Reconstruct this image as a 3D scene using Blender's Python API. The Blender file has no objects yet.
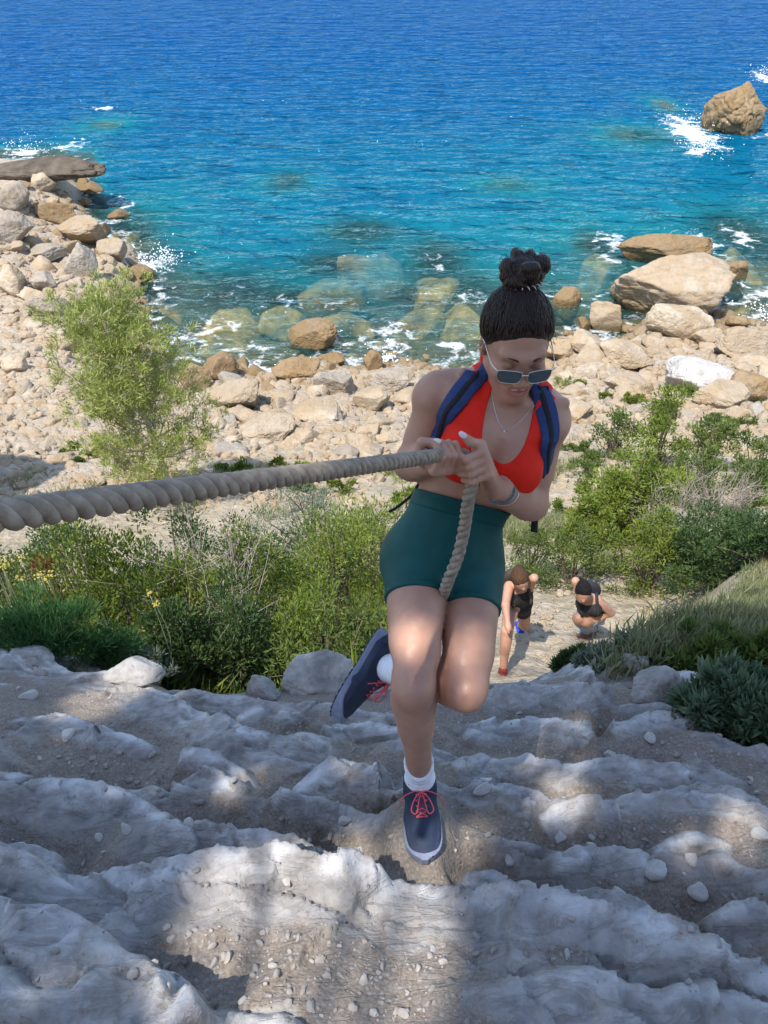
import bpy, math, random
import numpy as np
from mathutils import Vector, Matrix

SC = bpy.context.scene
COL = SC.collection
R = math.radians

# ------------------------------------------------------------------ camera
PITCH, FPX, CX, CY = R(40.0), 770.0, 384.0, 512.0
cam_data = bpy.data.cameras.new("camera")
cam = bpy.data.objects.new("camera", cam_data)
COL.objects.link(cam)
cam_data.sensor_fit = 'VERTICAL'
cam_data.sensor_height = 24.0
cam_data.lens = 24.0 * FPX / 1024.0
cam_data.clip_start, cam_data.clip_end = 0.05, 30000.0
cam.location = (0, 0, 0)
cam.rotation_euler = (R(90) - PITCH, 0, 0)
SC.camera = cam

# ------------------------------------------------------------------ light
SUN_EL = R(62.0)
SUN_DIR = Vector((-0.60, -0.80, 0)).normalized() * math.cos(SUN_EL) + Vector((0, 0, math.sin(SUN_EL)))
world = bpy.data.worlds.new("World")
SC.world = world
world.use_nodes = True
wn = world.node_tree
wn.nodes.clear()
sky = wn.nodes.new("ShaderNodeTexSky")
sky.sky_type = 'NISHITA'
sky.sun_disc = False
sky.sun_elevation = SUN_EL
sky.sun_rotation = math.atan2(SUN_DIR.x, SUN_DIR.y)
sky.altitude = 20
sky.air_density = 1.0
sky.dust_density = 0.6
sky.ozone_density = 1.0
bg = wn.nodes.new("ShaderNodeBackground")
bg.inputs[1].default_value = 0.15
wo = wn.nodes.new("ShaderNodeOutputWorld")
wn.links.new(sky.outputs[0], bg.inputs[0])
wn.links.new(bg.outputs[0], wo.inputs[0])
sun_data = bpy.data.lights.new("sun", 'SUN')
sun_data.energy = 3.2
sun_data.angle = R(0.6)
sun_data.color = (1.0, 0.95, 0.87)
sun = bpy.data.objects.new("sun", sun_data)
COL.objects.link(sun)
sun.location = SUN_DIR * 30
sun.rotation_euler = SUN_DIR.to_track_quat('Z', 'Y').to_euler()
SC.view_settings.view_transform = 'Standard'
SC.view_settings.look = 'None'
SC.view_settings.gamma = 1.0
SC.view_settings.use_curve_mapping = False
SC.view_settings.exposure = 1.05
SC.cycles.max_bounces = 6
SC.cycles.transparent_max_bounces = 24
SC.cycles.caustics_reflective = False
SC.cycles.caustics_refractive = False
SC.cycles.sample_clamp_indirect = 6.0

# ------------------------------------------------------------------ helpers
CP, SP = math.cos(PITCH), math.sin(PITCH)
CAM_R, CAM_U, CAM_F = np.array([1., 0, 0]), np.array([0, SP, CP]), np.array([0, CP, -SP])


def at(px, py, f):
    """where the picture point px,py lies at forward distance f (metres)"""
    r, u = (px - CX) / FPX * f, -(py - CY) / FPX * f
    return CAM_R * r + CAM_U * u + CAM_F * f


def to_px(P):
    P = np.asarray(P, float)
    f = P @ CAM_F
    f = np.where(np.abs(f) < 1e-6, 1e-6, f)
    return CX + (P @ CAM_R) / f * FPX, CY - (P @ CAM_U) / f * FPX, f


def unit(v):
    v = np.asarray(v, float)
    return v / np.linalg.norm(v)


def tag(o, label=None, cat=None, group=None, kind=None):
    if label: o['label'] = label
    if cat: o['category'] = cat
    if group: o['group'] = group
    if kind: o['kind'] = kind
    return o


def empty(name, loc, label=None, cat=None, group=None):
    o = bpy.data.objects.new(name, None)
    COL.objects.link(o)
    o.location = tuple(loc)
    o.empty_display_size = 0.2
    return tag(o, label, cat, group)


def mesh_data(name, V, F, smooth=True, mats=(), midx=None, uv=None):
    """V (n,3); F list of faces or (m,k) array"""
    me = bpy.data.meshes.new(name)
    V = np.asarray(V, np.float32)
    if isinstance(F, np.ndarray):
        m, k = F.shape
        loops = F.astype(np.int32).ravel()
        starts = np.arange(m, dtype=np.int32) * k
        totals = np.full(m, k, np.int32)
    else:
        totals = np.array([len(f) for f in F], np.int32)
        starts = np.concatenate([[0], np.cumsum(totals)[:-1]]).astype(np.int32)
        loops = np.concatenate([np.asarray(f, np.int32) for f in F])
        m = len(totals)
    me.vertices.add(len(V))
    me.vertices.foreach_set("co", V.ravel())
    me.loops.add(len(loops))
    me.loops.foreach_set("vertex_index", loops)
    me.polygons.add(m)
    me.polygons.foreach_set("loop_start", starts)
    me.polygons.foreach_set("loop_total", totals)
    me.polygons.foreach_set("use_smooth", np.full(m, smooth, bool))
    for mt in mats:
        me.materials.append(mt)
    if midx is not None:
        me.polygons.foreach_set("material_index", np.asarray(midx, np.int32))
    me.update(calc_edges=True)
    return me


def attr(me, name, arr):
    a = me.attributes.new(name, 'FLOAT', 'POINT')
    a.data.foreach_set("value", np.asarray(arr, np.float32))


def link(name, me, parent=None):
    o = bpy.data.objects.new(name, me)
    COL.objects.link(o)
    if parent is not None:
        o.parent = parent
    return o


def obj(name, V, F, mat, parent=None, smooth=True, midx=None):
    """one mesh object; V in world space, stored relative to the parent's place"""
    V = np.asarray(V, float)
    p, off = parent, np.zeros(3)
    while p is not None:
        off = off + np.array(p.location)
        p = p.parent
    mats = mat if isinstance(mat, (list, tuple)) else [mat]
    if parent is None:
        off = np.array([(V[:, 0].min() + V[:, 0].max()) / 2, (V[:, 1].min() + V[:, 1].max()) / 2, V[:, 2].min()])
    o = link(name, mesh_data(name, V - off, F, smooth, mats, midx), parent)
    if parent is None:
        o.location = tuple(off)
    return o


def copy_tree(o, parent=None):
    c = o.copy()
    COL.objects.link(c)
    c.parent = parent
    for ch in list(o.children):
        copy_tree(ch, c)
    return c


# ------------------------------------------------------------------ noise
_rs = np.random.RandomState(7)
_perm = np.tile(_rs.permutation(1024), 2)
_g = _rs.normal(size=(1024, 3))
_g /= np.linalg.norm(_g, axis=1)[:, None]


def noise3(P):
    P = np.asarray(P, float)
    i = np.floor(P).astype(np.int64)
    f = P - i
    u = f * f * f * (f * (f * 6 - 15) + 10)
    out = np.zeros(len(P))
    for dx in (0, 1):
        hx = _perm[(i[:, 0] + dx) & 1023]
        wx = u[:, 0] if dx else 1 - u[:, 0]
        for dy in (0, 1):
            hy = _perm[(hx + i[:, 1] + dy) & 1023]
            wy = u[:, 1] if dy else 1 - u[:, 1]
            for dz in (0, 1):
                h = _perm[(hy + i[:, 2] + dz) & 1023]
                wz = u[:, 2] if dz else 1 - u[:, 2]
                g = _g[h]
                d = g[:, 0] * (f[:, 0] - dx) + g[:, 1] * (f[:, 1] - dy) + g[:, 2] * (f[:, 2] - dz)
                out += wx * wy * wz * d
    return out * 1.5


def fbm(P, octaves=4, lac=2.03, gain=0.5, ridged=False):
    P = np.asarray(P, float)
    a, s, t = 1.0, np.zeros(len(P)), 0.0
    for k in range(octaves):
        n = noise3(P + 17.3 * k)
        if ridged:
            n = 1 - 2 * np.abs(n)
        s += a * n
        t += a
        a *= gain
        P = P * lac
    return s / t


def sstep(a, b, x):
    t = np.clip((x - a) / (b - a), 0, 1)
    return t * t * (3 - 2 * t)


# ------------------------------------------------------------------ materials
def N(nt, typ, **kw):
    n = nt.nodes.new(typ)
    for k, v in kw.items():
        if k.startswith('i_'):
            n.inputs[k[2:].replace('_', ' ')].default_value = v
        else:
            setattr(n, k, v)
    return n


def new_mat(name):
    m = bpy.data.materials.new(name)
    m.use_nodes = True
    nt = m.node_tree
    b = nt.nodes["Principled BSDF"]
    return m, nt, b


def ramp(nt, fac, stops):
    r = nt.nodes.new("ShaderNodeValToRGB")
    e = r.color_ramp.elements
    while len(e) > 1:
        e.remove(e[0])
    e[0].position, e[0].color = stops[0][0], (*stops[0][1], 1)
    for p, c in stops[1:]:
        x = e.new(p)
        x.color = (*c, 1)
    nt.links.new(fac, r.inputs[0])
    return r.outputs[0]


def mix(nt, fac, a, b, typ='MIX'):
    n = nt.nodes.new("ShaderNodeMix")
    n.data_type = 'RGBA'
    n.blend_type = typ
    for inp, v in ((n.inputs[0], fac), (n.inputs[6], a), (n.inputs[7], b)):
        if hasattr(v, 'is_linked'):
            nt.links.new(v, inp)
        elif isinstance(v, (int, float)):
            inp.default_value = v
        else:
            inp.default_value = (*v, 1)
    return n.outputs[2]


def math_n(nt, op, a, b=None, clamp=False):
    n = nt.nodes.new("ShaderNodeMath")
    n.operation = op
    n.use_clamp = clamp
    for inp, v in ((n.inputs[0], a), (n.inputs[1], b)):
        if v is None: continue
        if hasattr(v, 'is_linked'):
            nt.links.new(v, inp)
        else:
            inp.default_value = v
    return n.outputs[0]


def coords(nt, kind='Object'):
    return nt.nodes.new("ShaderNodeTexCoord").outputs[kind]


def noise_n(nt, vec, scale, detail=4, rough=0.55, dist=0.0):
    n = nt.nodes.new("ShaderNodeTexNoise")
    n.inputs['Scale'].default_value = scale
    n.inputs['Detail'].default_value = detail
    n.inputs['Roughness'].default_value = rough
    n.inputs['Distortion'].default_value = dist
    if vec is not None:
        nt.links.new(vec, n.inputs['Vector'])
    return n.outputs['Fac']


def vor_n(nt, vec, scale, feature='F1', out='Distance', rnd=1.0):
    n = nt.nodes.new("ShaderNodeTexVoronoi")
    n.feature = feature
    n.inputs['Scale'].default_value = scale
    n.inputs['Randomness'].default_value = rnd
    if vec is not None:
        nt.links.new(vec, n.inputs['Vector'])
    return n.outputs[out]


def bump(nt, b, height, strength=0.4, dist=0.02, prev=None):
    n = nt.nodes.new("ShaderNodeBump")
    n.inputs['Strength'].default_value = strength
    n.inputs['Distance'].default_value = dist
    nt.links.new(height, n.inputs['Height'])
    if prev is not None:
        nt.links.new(prev, n.inputs['Normal'])
    if b is not None:
        nt.links.new(n.outputs[0], b.inputs['Normal'])
    return n.outputs[0]


def attr_n(nt, name):
    n = nt.nodes.new("ShaderNodeAttribute")
    n.attribute_name = name
    return n.outputs['Fac']


def simple_mat(name, col, rough=0.6, var=0.12, scale=30.0, bump_s=0.0, bump_d=0.002, metal=0.0, spec=0.4):
    m, nt, b = new_mat(name)
    c = coords(nt)
    n = noise_n(nt, c, scale, 4)
    lo = tuple(x * (1 - var) for x in col)
    hi = tuple(min(1, x * (1 + var)) for x in col)
    nt.links.new(ramp(nt, n, [(0.3, lo), (0.7, hi)]), b.inputs['Base Color'])
    b.inputs['Roughness'].default_value = rough
    b.inputs['Metallic'].default_value = metal
    b.inputs['Specular IOR Level'].default_value = spec
    if bump_s:
        bump(nt, b, noise_n(nt, c, scale * 4, 3), bump_s, bump_d)
    return m


# ------------------------------------------------------------------ geometry makers
def tube(P, rad, n=10, caps=True):
    """swept tube along P (m,3) with radius scalar or (m,)"""
    P = np.asarray(P, float)
    m = len(P)
    rad = np.broadcast_to(np.asarray(rad, float), (m,))
    T = np.gradient(P, axis=0)
    T /= np.linalg.norm(T, axis=1)[:, None] + 1e-12
    ref = np.array([0, 0, 1.]) if abs(T[0][2]) < 0.9 else np.array([1., 0, 0])
    u = np.cross(T[0], ref); u /= np.linalg.norm(u)
    U = [u]
    for i in range(1, m):
        u = U[-1] - T[i] * (U[-1] @ T[i])
        u /= np.linalg.norm(u) + 1e-12
        U.append(u)
    U = np.array(U)
    W = np.cross(T, U)
    a = np.linspace(0, 2 * np.pi, n, endpoint=False)
    ring = np.cos(a)[None, :, None] * U[:, None, :] + np.sin(a)[None, :, None] * W[:, None, :]
    V = (P[:, None, :] + ring * rad[:, None, None]).reshape(-1, 3)
    i = np.arange(m - 1)[:, None] * n
    j = np.arange(n)[None, :]
    j2 = (j + 1) % n
    Q = np.stack([i + j, i + j2, i + n + j2, i + n + j], -1).reshape(-1, 4)
    F = [tuple(q) for q in Q]
    if caps:
        F.append(tuple(range(n - 1, -1, -1)))
        F.append(tuple((m - 1) * n + k for k in range(n)))
    return V, F


def join(parts):
    Vs, Fs, o = [], [], 0
    for V, F in parts:
        Vs.append(np.asarray(V, float))
        Fs += [tuple(int(i) + o for i in f) for f in F]
        o += len(V)
    return np.concatenate(Vs), Fs


def spline(P, n):
    """Catmull-Rom through control points"""
    P = np.asarray(P, float)
    Q = np.vstack([2 * P[0] - P[1], P, 2 * P[-1] - P[-2]])
    t = np.linspace(0, len(P) - 1 - 1e-9, n)
    i = t.astype(int)
    f = (t - i)[:, None]
    a, b, c, d = Q[i], Q[i + 1], Q[i + 2], Q[i + 3]
    return 0.5 * (2 * b + (c - a) * f + (2 * a - 5 * b + 4 * c - d) * f ** 2 + (3 * b - a - 3 * c + d) * f ** 3)


_ico = {}


def ico(sub):
    if sub in _ico:
        return _ico[sub]
    t = (1 + 5 ** .5) / 2
    V = [(-1, t, 0), (1, t, 0), (-1, -t, 0), (1, -t, 0), (0, -1, t), (0, 1, t), (0, -1, -t), (0, 1, -t), (t, 0, -1), (t, 0, 1), (-t, 0, -1), (-t, 0, 1)]
    V = [np.array(v) / np.linalg.norm(v) for v in V]
    F = [(0, 11, 5), (0, 5, 1), (0, 1, 7), (0, 7, 10), (0, 10, 11), (1, 5, 9), (5, 11, 4), (11, 10, 2), (10, 7, 6), (7, 1, 8), (3, 9, 4), (3, 4, 2), (3, 2, 6), (3, 6, 8), (3, 8, 9), (4, 9, 5), (2, 4, 11), (6, 2, 10), (8, 6, 7), (9, 8, 1)]
    for _ in range(sub):
        cache, F2 = {}, []
        def mid(a, b):
            k = (min(a, b), max(a, b))
            if k not in cache:
                v = V[a] + V[b]
                V.append(v / np.linalg.norm(v))
                cache[k] = len(V) - 1
            return cache[k]
        for a, b, c in F:
            x, y, z = mid(a, b), mid(b, c), mid(c, a)
            F2 += [(a, x, z), (b, y, x), (c, z, y), (x, y, z)]
        F = F2
    _ico[sub] = (np.array(V), np.array(F, np.int32))
    return _ico[sub]


def rock_shape(seed, sub=3, facets=14, sharp=26.0, rough=0.06, squash=(1, 1, 1), cracks=0.0):
    """a boulder: a ball cut by soft planes, roughened; about unit radius, base near z=-0.7"""
    rs = np.random.RandomState(seed)
    D, F = ico(sub)
    nrm = rs.normal(size=(facets, 3)); nrm /= np.linalg.norm(nrm, axis=1)[:, None]
    d = rs.uniform(0.58, 0.92, facets)
    q = np.maximum(D @ nrm.T, 1e-3)
    r = d[None] / q
    r = np.concatenate([r, np.full((len(D), 1), 1.18)], 1)
    rad = -np.log(np.exp(-sharp * np.minimum(r, 3)).sum(1)) / sharp
    V = D * rad[:, None]
    off = rs.uniform(-50, 50, 3)
    nv = fbm(V * 1.6 + off, 3) * rough * 1.6 + fbm(V * 5 + off, 3) * rough * 0.6
    if sub >= 4:
        nv += fbm(V * 13 + off, 3, ridged=True) * rough * 0.28
    if cracks:
        w = np.abs(noise3(V * 1.9 + off * 1.3))
        nv -= cracks * np.exp(-(w / 0.035) ** 2)
        w = np.abs(noise3(V * np.array([1.2, 1.2, 4.0]) + off * 0.7))
        nv -= 0.7 * cracks * np.exp(-(w / 0.03) ** 2)
    V = V * (1 + nv)[:, None]
    return V * np.array(squash), F


def rot_z(a):
    c, s = math.cos(a), math.sin(a)
    return np.array([[c, -s, 0], [s, c, 0], [0, 0, 1.]])


def rot_rand(rs, tilt=0.4):
    return rot_z(rs.uniform(0, 6.28)) @ np.array(Matrix.Rotation(rs.uniform(-tilt, tilt), 3, 'X')) @ rot_z(rs.uniform(0, 6.28))
# ------------------------------------------------------------------ implicit bodies
BIG = 9.0


def smin(a, b, k):
    if k <= 0:
        return np.minimum(a, b)
    h = np.maximum(k - np.abs(a - b), 0) / k
    return np.minimum(a, b) - h * h * k * 0.25


class Prim:
    """round cone or ellipsoid with a bounding ball"""
    def __init__(s, kind, **kw):
        s.kind = kind
        s.__dict__.update(kw)
        if kind == 'cone':
            s.c = (s.a + s.b) / 2
            s.br = np.linalg.norm(s.b - s.a) / 2 + max(s.r1, s.r2)
        else:
            s.c, s.br = s.p, max(s.r)

    def d(s, P):
        if s.kind == 'cone':
            ab = s.b - s.a
            t = np.clip(((P - s.a) @ ab) / (ab @ ab), 0, 1)
            q = P - s.a - t[:, None] * ab
            return np.sqrt((q * q).sum(1)) - (s.r1 + (s.r2 - s.r1) * t)
        q = (P - s.p) @ s.M
        k0 = np.sqrt(((q / s.r) ** 2).sum(1))
        k1 = np.sqrt(((q / s.r ** 2) ** 2).sum(1)) + 1e-9
        return np.where(k0 < 1e-3, -min(s.r), k0 * (k0 - 1) / k1)


def cone(a, b, r1, r2):
    return Prim('cone', a=np.asarray(a, float), b=np.asarray(b, float), r1=r1, r2=r2)


def ell(p, r, M=None):
    return Prim('ell', p=np.asarray(p, float), r=np.asarray(r, float), M=np.eye(3) if M is None else np.asarray(M, float))


class Group:
    """ordered list of (op, item, k); item is a Prim, a Group or a function of points"""
    def __init__(s, *ops):
        s.ops = []
        for o in ops:
            s.add(*o) if isinstance(o, tuple) else s.add(o)

    def add(s, item, k=0.01, op='u'):
        s.ops.append((op, item, k))
        return s

    def bound(s):
        lo, hi = np.full(3, 1e9), np.full(3, -1e9)
        for op, it, k in s.ops:
            if op != 'u': continue
            if isinstance(it, Prim):
                l, h = it.c - it.br, it.c + it.br
            elif isinstance(it, Group):
                l, h = it.bound()
            else:
                continue
            lo, hi = np.minimum(lo, l), np.maximum(hi, h)
        return lo, hi

    def d(s, P):
        out = np.full(len(P), BIG)
        for op, it, k in s.ops:
            m = max(k, 0) + 0.03
            if isinstance(it, Prim):
                sel = ((P - it.c) ** 2).sum(1) < (it.br + m) ** 2
            elif isinstance(it, Group):
                l, h = it.bound()
                sel = ((P > l - m) & (P < h + m)).all(1)
            else:
                sel = out < BIG
            if not sel.any(): continue
            full = sel.all()
            Q = P if full else P[sel]
            v = it(Q) if callable(it) and not isinstance(it, (Prim, Group)) else it.d(Q)
            o = out if full else out[sel]
            if op == 'u': r = smin(o, v, k)
            elif op == 's': r = -smin(-o, v, k)
            else: r = -smin(-o, -v, k)
            if full: out = r
            else: out[sel] = r
        return out


def surf(fn, lo, hi, h, coarse=4):
    """surface nets of fn(points)->distance, evaluated only near the surface"""
    lo = np.asarray(lo, float) - 2 * h
    n = (np.ceil((np.asarray(hi, float) + 2 * h - lo) / (h * coarse)).astype(int) + 1)
    H = h * coarse
    g = np.stack(np.meshgrid(*[np.arange(k) for k in n], indexing='ij'), -1).reshape(-1, 3)
    cen = lo + (g + 0.5) * H
    dv = np.empty(len(cen))
    for i in range(0, len(cen), 400000):
        dv[i:i + 400000] = fn(cen[i:i + 400000])
    act = g[np.abs(dv) < H * 1.25]
    N3 = n * coarse + 1
    o = np.stack(np.meshgrid(*[np.arange(coarse + 1)] * 3, indexing='ij'), -1).reshape(-1, 3)
    idx = (act[:, None, :] * coarse + o[None]).reshape(-1, 3)
    key = np.unique((idx[:, 0] * N3[1] + idx[:, 1]) * N3[2] + idx[:, 2])
    ii = np.stack([key // (N3[1] * N3[2]), key // N3[2] % N3[1], key % N3[2]], 1)
    val = np.empty(len(key))
    for i in range(0, len(key), 400000):
        val[i:i + 400000] = fn(lo + ii[i:i + 400000] * h)
    # cells whose eight corners are all known
    co = [(a, b, c) for a in (0, 1) for b in (0, 1) for c in (0, 1)]
    ko = np.array([(a * N3[1] + b) * N3[2] + c for a, b, c in co])
    pos = np.searchsorted(key, key[:, None] + ko[None])
    pos = np.minimum(pos, len(key) - 1)
    ok = (key[pos] == key[:, None] + ko[None]).all(1)
    cv = val[pos]
    cross = ok & (cv.min(1) < 0) & (cv.max(1) >= 0)
    cidx = np.nonzero(cross)[0]
    cv = cv[cidx]
    acc, cnt = np.zeros((len(cidx), 3)), np.zeros(len(cidx))
    co = np.array(co, float)
    for a in range(8):
        for b in range(a + 1, 8):
            if np.abs(co[a] - co[b]).sum() != 1: continue
            va, vb = cv[:, a], cv[:, b]
            m = (va < 0) != (vb < 0)
            t = np.where(m, va / np.where(m, va - vb, 1), 0)
            acc += np.where(m[:, None], co[a] + t[:, None] * (co[b] - co[a]), 0)
            cnt += m
    V = lo + (ii[cidx] + acc / cnt[:, None]) * h
    vmap = np.full(len(key), -1, np.int64)
    vmap[cidx] = np.arange(len(cidx))
    strides = np.array([N3[1] * N3[2], N3[2], 1])
    quads = []
    for ax in range(3):
        b, c = (ax + 1) % 3, (ax + 2) % 3
        p2 = np.searchsorted(key, key + strides[ax]); p2 = np.minimum(p2, len(key) - 1)
        m = (key[p2] == key + strides[ax]) & ((val < 0) != (val[p2] < 0))
        e = np.nonzero(m)[0]
        cells = []
        good = np.ones(len(e), bool)
        for ob, oc in ((0, 0), (1, 0), (1, 1), (0, 1)):
            kk = key[e] - ob * strides[b] - oc * strides[c]
            q = np.minimum(np.searchsorted(key, kk), len(key) - 1)
            v = np.where(key[q] == kk, vmap[q], -1)
            good &= v >= 0
            cells.append(v)
        Q = np.stack(cells, 1)[good]
        flip = val[e][good] >= 0
        Q[flip] = Q[flip][:, ::-1]
        quads.append(Q)
    return V, np.concatenate(quads).astype(np.int32)


def frame(zdir, xdir):
    z = np.asarray(zdir, float); z = z / np.linalg.norm(z)
    x = np.asarray(xdir, float); x = x - z * (x @ z); x /= np.linalg.norm(x)
    y = np.cross(z, x)
    return np.stack([x, y, z], 1)          # columns


class Frame:
    """local frame: x to her left, y out of the front, z up the body"""
    def __init__(s, o, up, left):
        s.o = np.asarray(o, float)
        up = np.asarray(up, float) / np.linalg.norm(up)
        left = np.asarray(left, float); left = left - up * (left @ up); left /= np.linalg.norm(left)
        front = np.cross(left, up)
        s.M = np.stack([left, front, up], 1)

    def p(s, x, y, z):
        return s.o + s.M @ np.array([x, y, z], float)

    def loc(s, P):
        return (P - s.o) @ s.M

    def e(s, c, r):
        return ell(s.p(*c), r, s.M)
# ------------------------------------------------------------------ the lie of the land
SEA = -16.0
_py = [-60, -40, -6, -3, 0, 0.5, 1.0, 1.6, 2.1, 2.8, 3.3, 4, 5, 6, 7.5, 10, 14, 20, 25, 28, 32, 40, 60, 120]
_pz = [38, 30, 3.2, 0.9, -1.55, -1.80, -2.06, -2.46, -2.82, -3.42, -4.4, -5.5, -6.3, -6.85, -7.6, -9.0, -10.9, -13.3, -15.0, -16.1, -17.3, -19.5, -24, -40]


def _smooth_prof():
    y = np.linspace(-60, 120, 6000)
    z = np.interp(y, _py, _pz)
    k = np.ones(9) / 9
    z2 = np.convolve(np.pad(z, 4, mode='edge'), k, 'valid')
    return y, z2


_PY, _PZ = _smooth_prof()


def coast_shift(X):
    c = 2.1 * np.maximum(0, -X - 8.5) + 0.40 * np.maximum(0, X - 3.0)
    c = c + 1.6 * np.sin(X * 0.9 + 1.0) * sstep(-6, -12, X) + 0.7 * np.sin(X * 1.7) + 0.5 * np.sin(X * 0.55 + 2)
    return np.minimum(c, np.where(X < 0, 30, 9))


def base_h(X, Y):
    X, Y = np.asarray(X, float), np.asarray(Y, float)
    land = np.interp(Y, _PY, _PZ)
    ye = Y - coast_shift(X)
    beach = np.interp(ye, [-20, 18, 24, 28, 32, 40, 60, 120], [SEA + 2.4, SEA + 1.9, SEA + 1.0, SEA, -17.4, -19.6, -25, -45])
    w = sstep(14, 24, Y)
    k = 0.8
    m = -smin(-land, -beach, k)
    z = land * (1 - w) + m * w
    bank = sstep(-0.40, 0.45, X - (1.38 + 0.72 * (np.clip(Y, 1.9, 7) - 2.9))) * np.interp(Y, [1.2, 2.2, 3.3, 4.3, 6, 9, 13], [0, 0.16, 0.45, 0.95, 1.0, 0.6, 0])
    left = sstep(-0.6, -2.0, X) * np.interp(Y, [0.3, 1.6, 2.8, 4.0, 6, 9], [0.05, 0.12, 0.10, 0.25, 0.2, 0])
    z = z + bank + left - 0.42 * np.exp(-((X + 0.95) / 0.62) ** 2) * np.interp(Y, [2.15, 2.45, 3.3, 4.2], [0, 1, 1, 0]) - 0.34 * np.exp(-((X - 0.62) / 0.30) ** 2) * np.interp(Y, [2.2, 2.6, 3.2, 3.6], [0, 1, 1, 0])
    big = np.stack([X * 0.16, Y * 0.16, np.zeros_like(X)], -1).reshape(-1, 3)
    z = z + (fbm(big, 3).reshape(X.shape) * 0.9 * sstep(7, 16, Y) * (1 - sstep(24, 30, ye)))
    return z


def ground_hit(px, py, h=None):
    h = h or base_h
    px, py = np.atleast_1d(np.asarray(px, float)), np.atleast_1d(np.asarray(py, float))
    d = CAM_F + CAM_R * ((px - CX) / FPX)[:, None] - CAM_U * ((py - CY) / FPX)[:, None]
    lo = np.full(len(px), 0.3); hit = np.zeros(len(px), bool); f = lo.copy()
    for _ in range(700):
        P = d * f[:, None]
        g = P[:, 2] - np.maximum(h(P[:, 0], P[:, 1]), SEA)
        hit |= g < 0
        f = np.where(hit, f, f + np.maximum(0.012, g * 0.35))
        if hit.all(): break
    return d * f[:, None]


# rock ledges of the foreground: crest lines traced over the ground, lip height, drop, reach uphill
LEDGES = [
    ([(-80, 868), (0, 872), (80, 884), (150, 884), (235, 880), (330, 885), (420, 893), (520, 915), (640, 940), (700, 962), (768, 992), (840, 1015)], 0.085, 0.070, 0.20),
    ([(-60, 900), (0, 916), (60, 936), (130, 966), (190, 1004), (230, 1040)], 0.10, 0.05, 0.22),
    ([(-50, 835), (0, 843), (45, 855), (80, 880)], 0.05, 0.05, 0.10),
    ([(-60, 780), (0, 786), (60, 796), (130, 806), (200, 838), (290, 852), (370, 885), (395, 900)], 0.085, 0.075, 0.17),
    ([(300, 835), (350, 850), (385, 872)], 0.04, 0.03, 0.07),
    ([(455, 886), (485, 872), (515, 884), (545, 906)], 0.060, 0.05, 0.09),
    ([(545, 908), (580, 890), (620, 894), (660, 915), (700, 938), (735, 960)], 0.065, 0.06, 0.10),
    ([(700, 920), (735, 906), (790, 915)], 0.05, 0.05, 0.09),
    ([(-60, 640), (0, 656), (60, 676), (130, 690), (200, 720), (250, 744), (300, 750), (345, 742)], 0.085, 0.07, 0.16),
    ([(165, 795), (205, 780), (255, 797)], 0.05, 0.04, 0.08),
    ([(180, 760), (225, 768), (262, 790)], 0.03, 0.03, 0.06),
    ([(262, 806), (300, 790), (345, 770), (372, 778), (400, 800)], 0.055, 0.05, 0.10),
    ([(395, 806), (380, 800), (440, 808)], 0.03, 0.03, 0.06),
    ([(225, 722), (270, 708), (310, 722)], 0.05, 0.05, 0.08),
    ([(310, 742), (350, 728), (400, 738), (440, 752)], 0.05, 0.05, 0.09),
    ([(455, 742), (500, 728), (560, 730), (600, 744)], 0.05, 0.05, 0.10),
    ([(440, 768), (500, 762), (560, 768), (640, 772), (705, 776)], 0.045, 0.045, 0.10),
    ([(450, 806), (500, 788), (560, 800), (600, 808)], 0.045, 0.04, 0.09),
    ([(530, 826), (575, 814), (622, 818)], 0.035, 0.03, 0.08),
    ([(600, 735), (660, 722), (720, 730)], 0.05, 0.05, 0.09),
    ([(265, 690), (310, 668), (350, 678), (385, 690)], 0.07, 0.06, 0.10),
    ([(180, 690), (215, 668), (255, 680)], 0.06, 0.06, 0.09),
    ([(470, 712), (520, 698), (575, 700), (620, 712)], 0.06, 0.06, 0.10),
    ([(520, 690), (555, 676), (600, 690)], 0.06, 0.06, 0.08),
    ([(630, 690), (680, 680), (740, 700)], 0.05, 0.05, 0.09),
    ([(0, 735), (60, 720), (110, 735), (170, 760)], 0.035, 0.03, 0.09),
    ([(640, 800), (700, 792), (768, 812)], 0.04, 0.04, 0.08),
    ([(640, 850), (690, 842), (740, 856)], 0.03, 0.03, 0.07),
    ([(540, 868), (600, 852), (660, 866)], 0.03, 0.025, 0.07),
    ([(90, 1000), (150, 985), (175, 1030)], 0.03, 0.03, 0.06),
]
FOOT = at(420, 790, 2.13)
FOOT_Z = None
_led = []
for pts, A, B, Wd in LEDGES:
    g = ground_hit([q[0] for q in pts], [q[1] for q in pts])
    line = spline(g, len(g) * 4)[:, :2] if len(g) > 2 else g[:, :2]
    _led.append((line, A, B, Wd))


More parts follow.
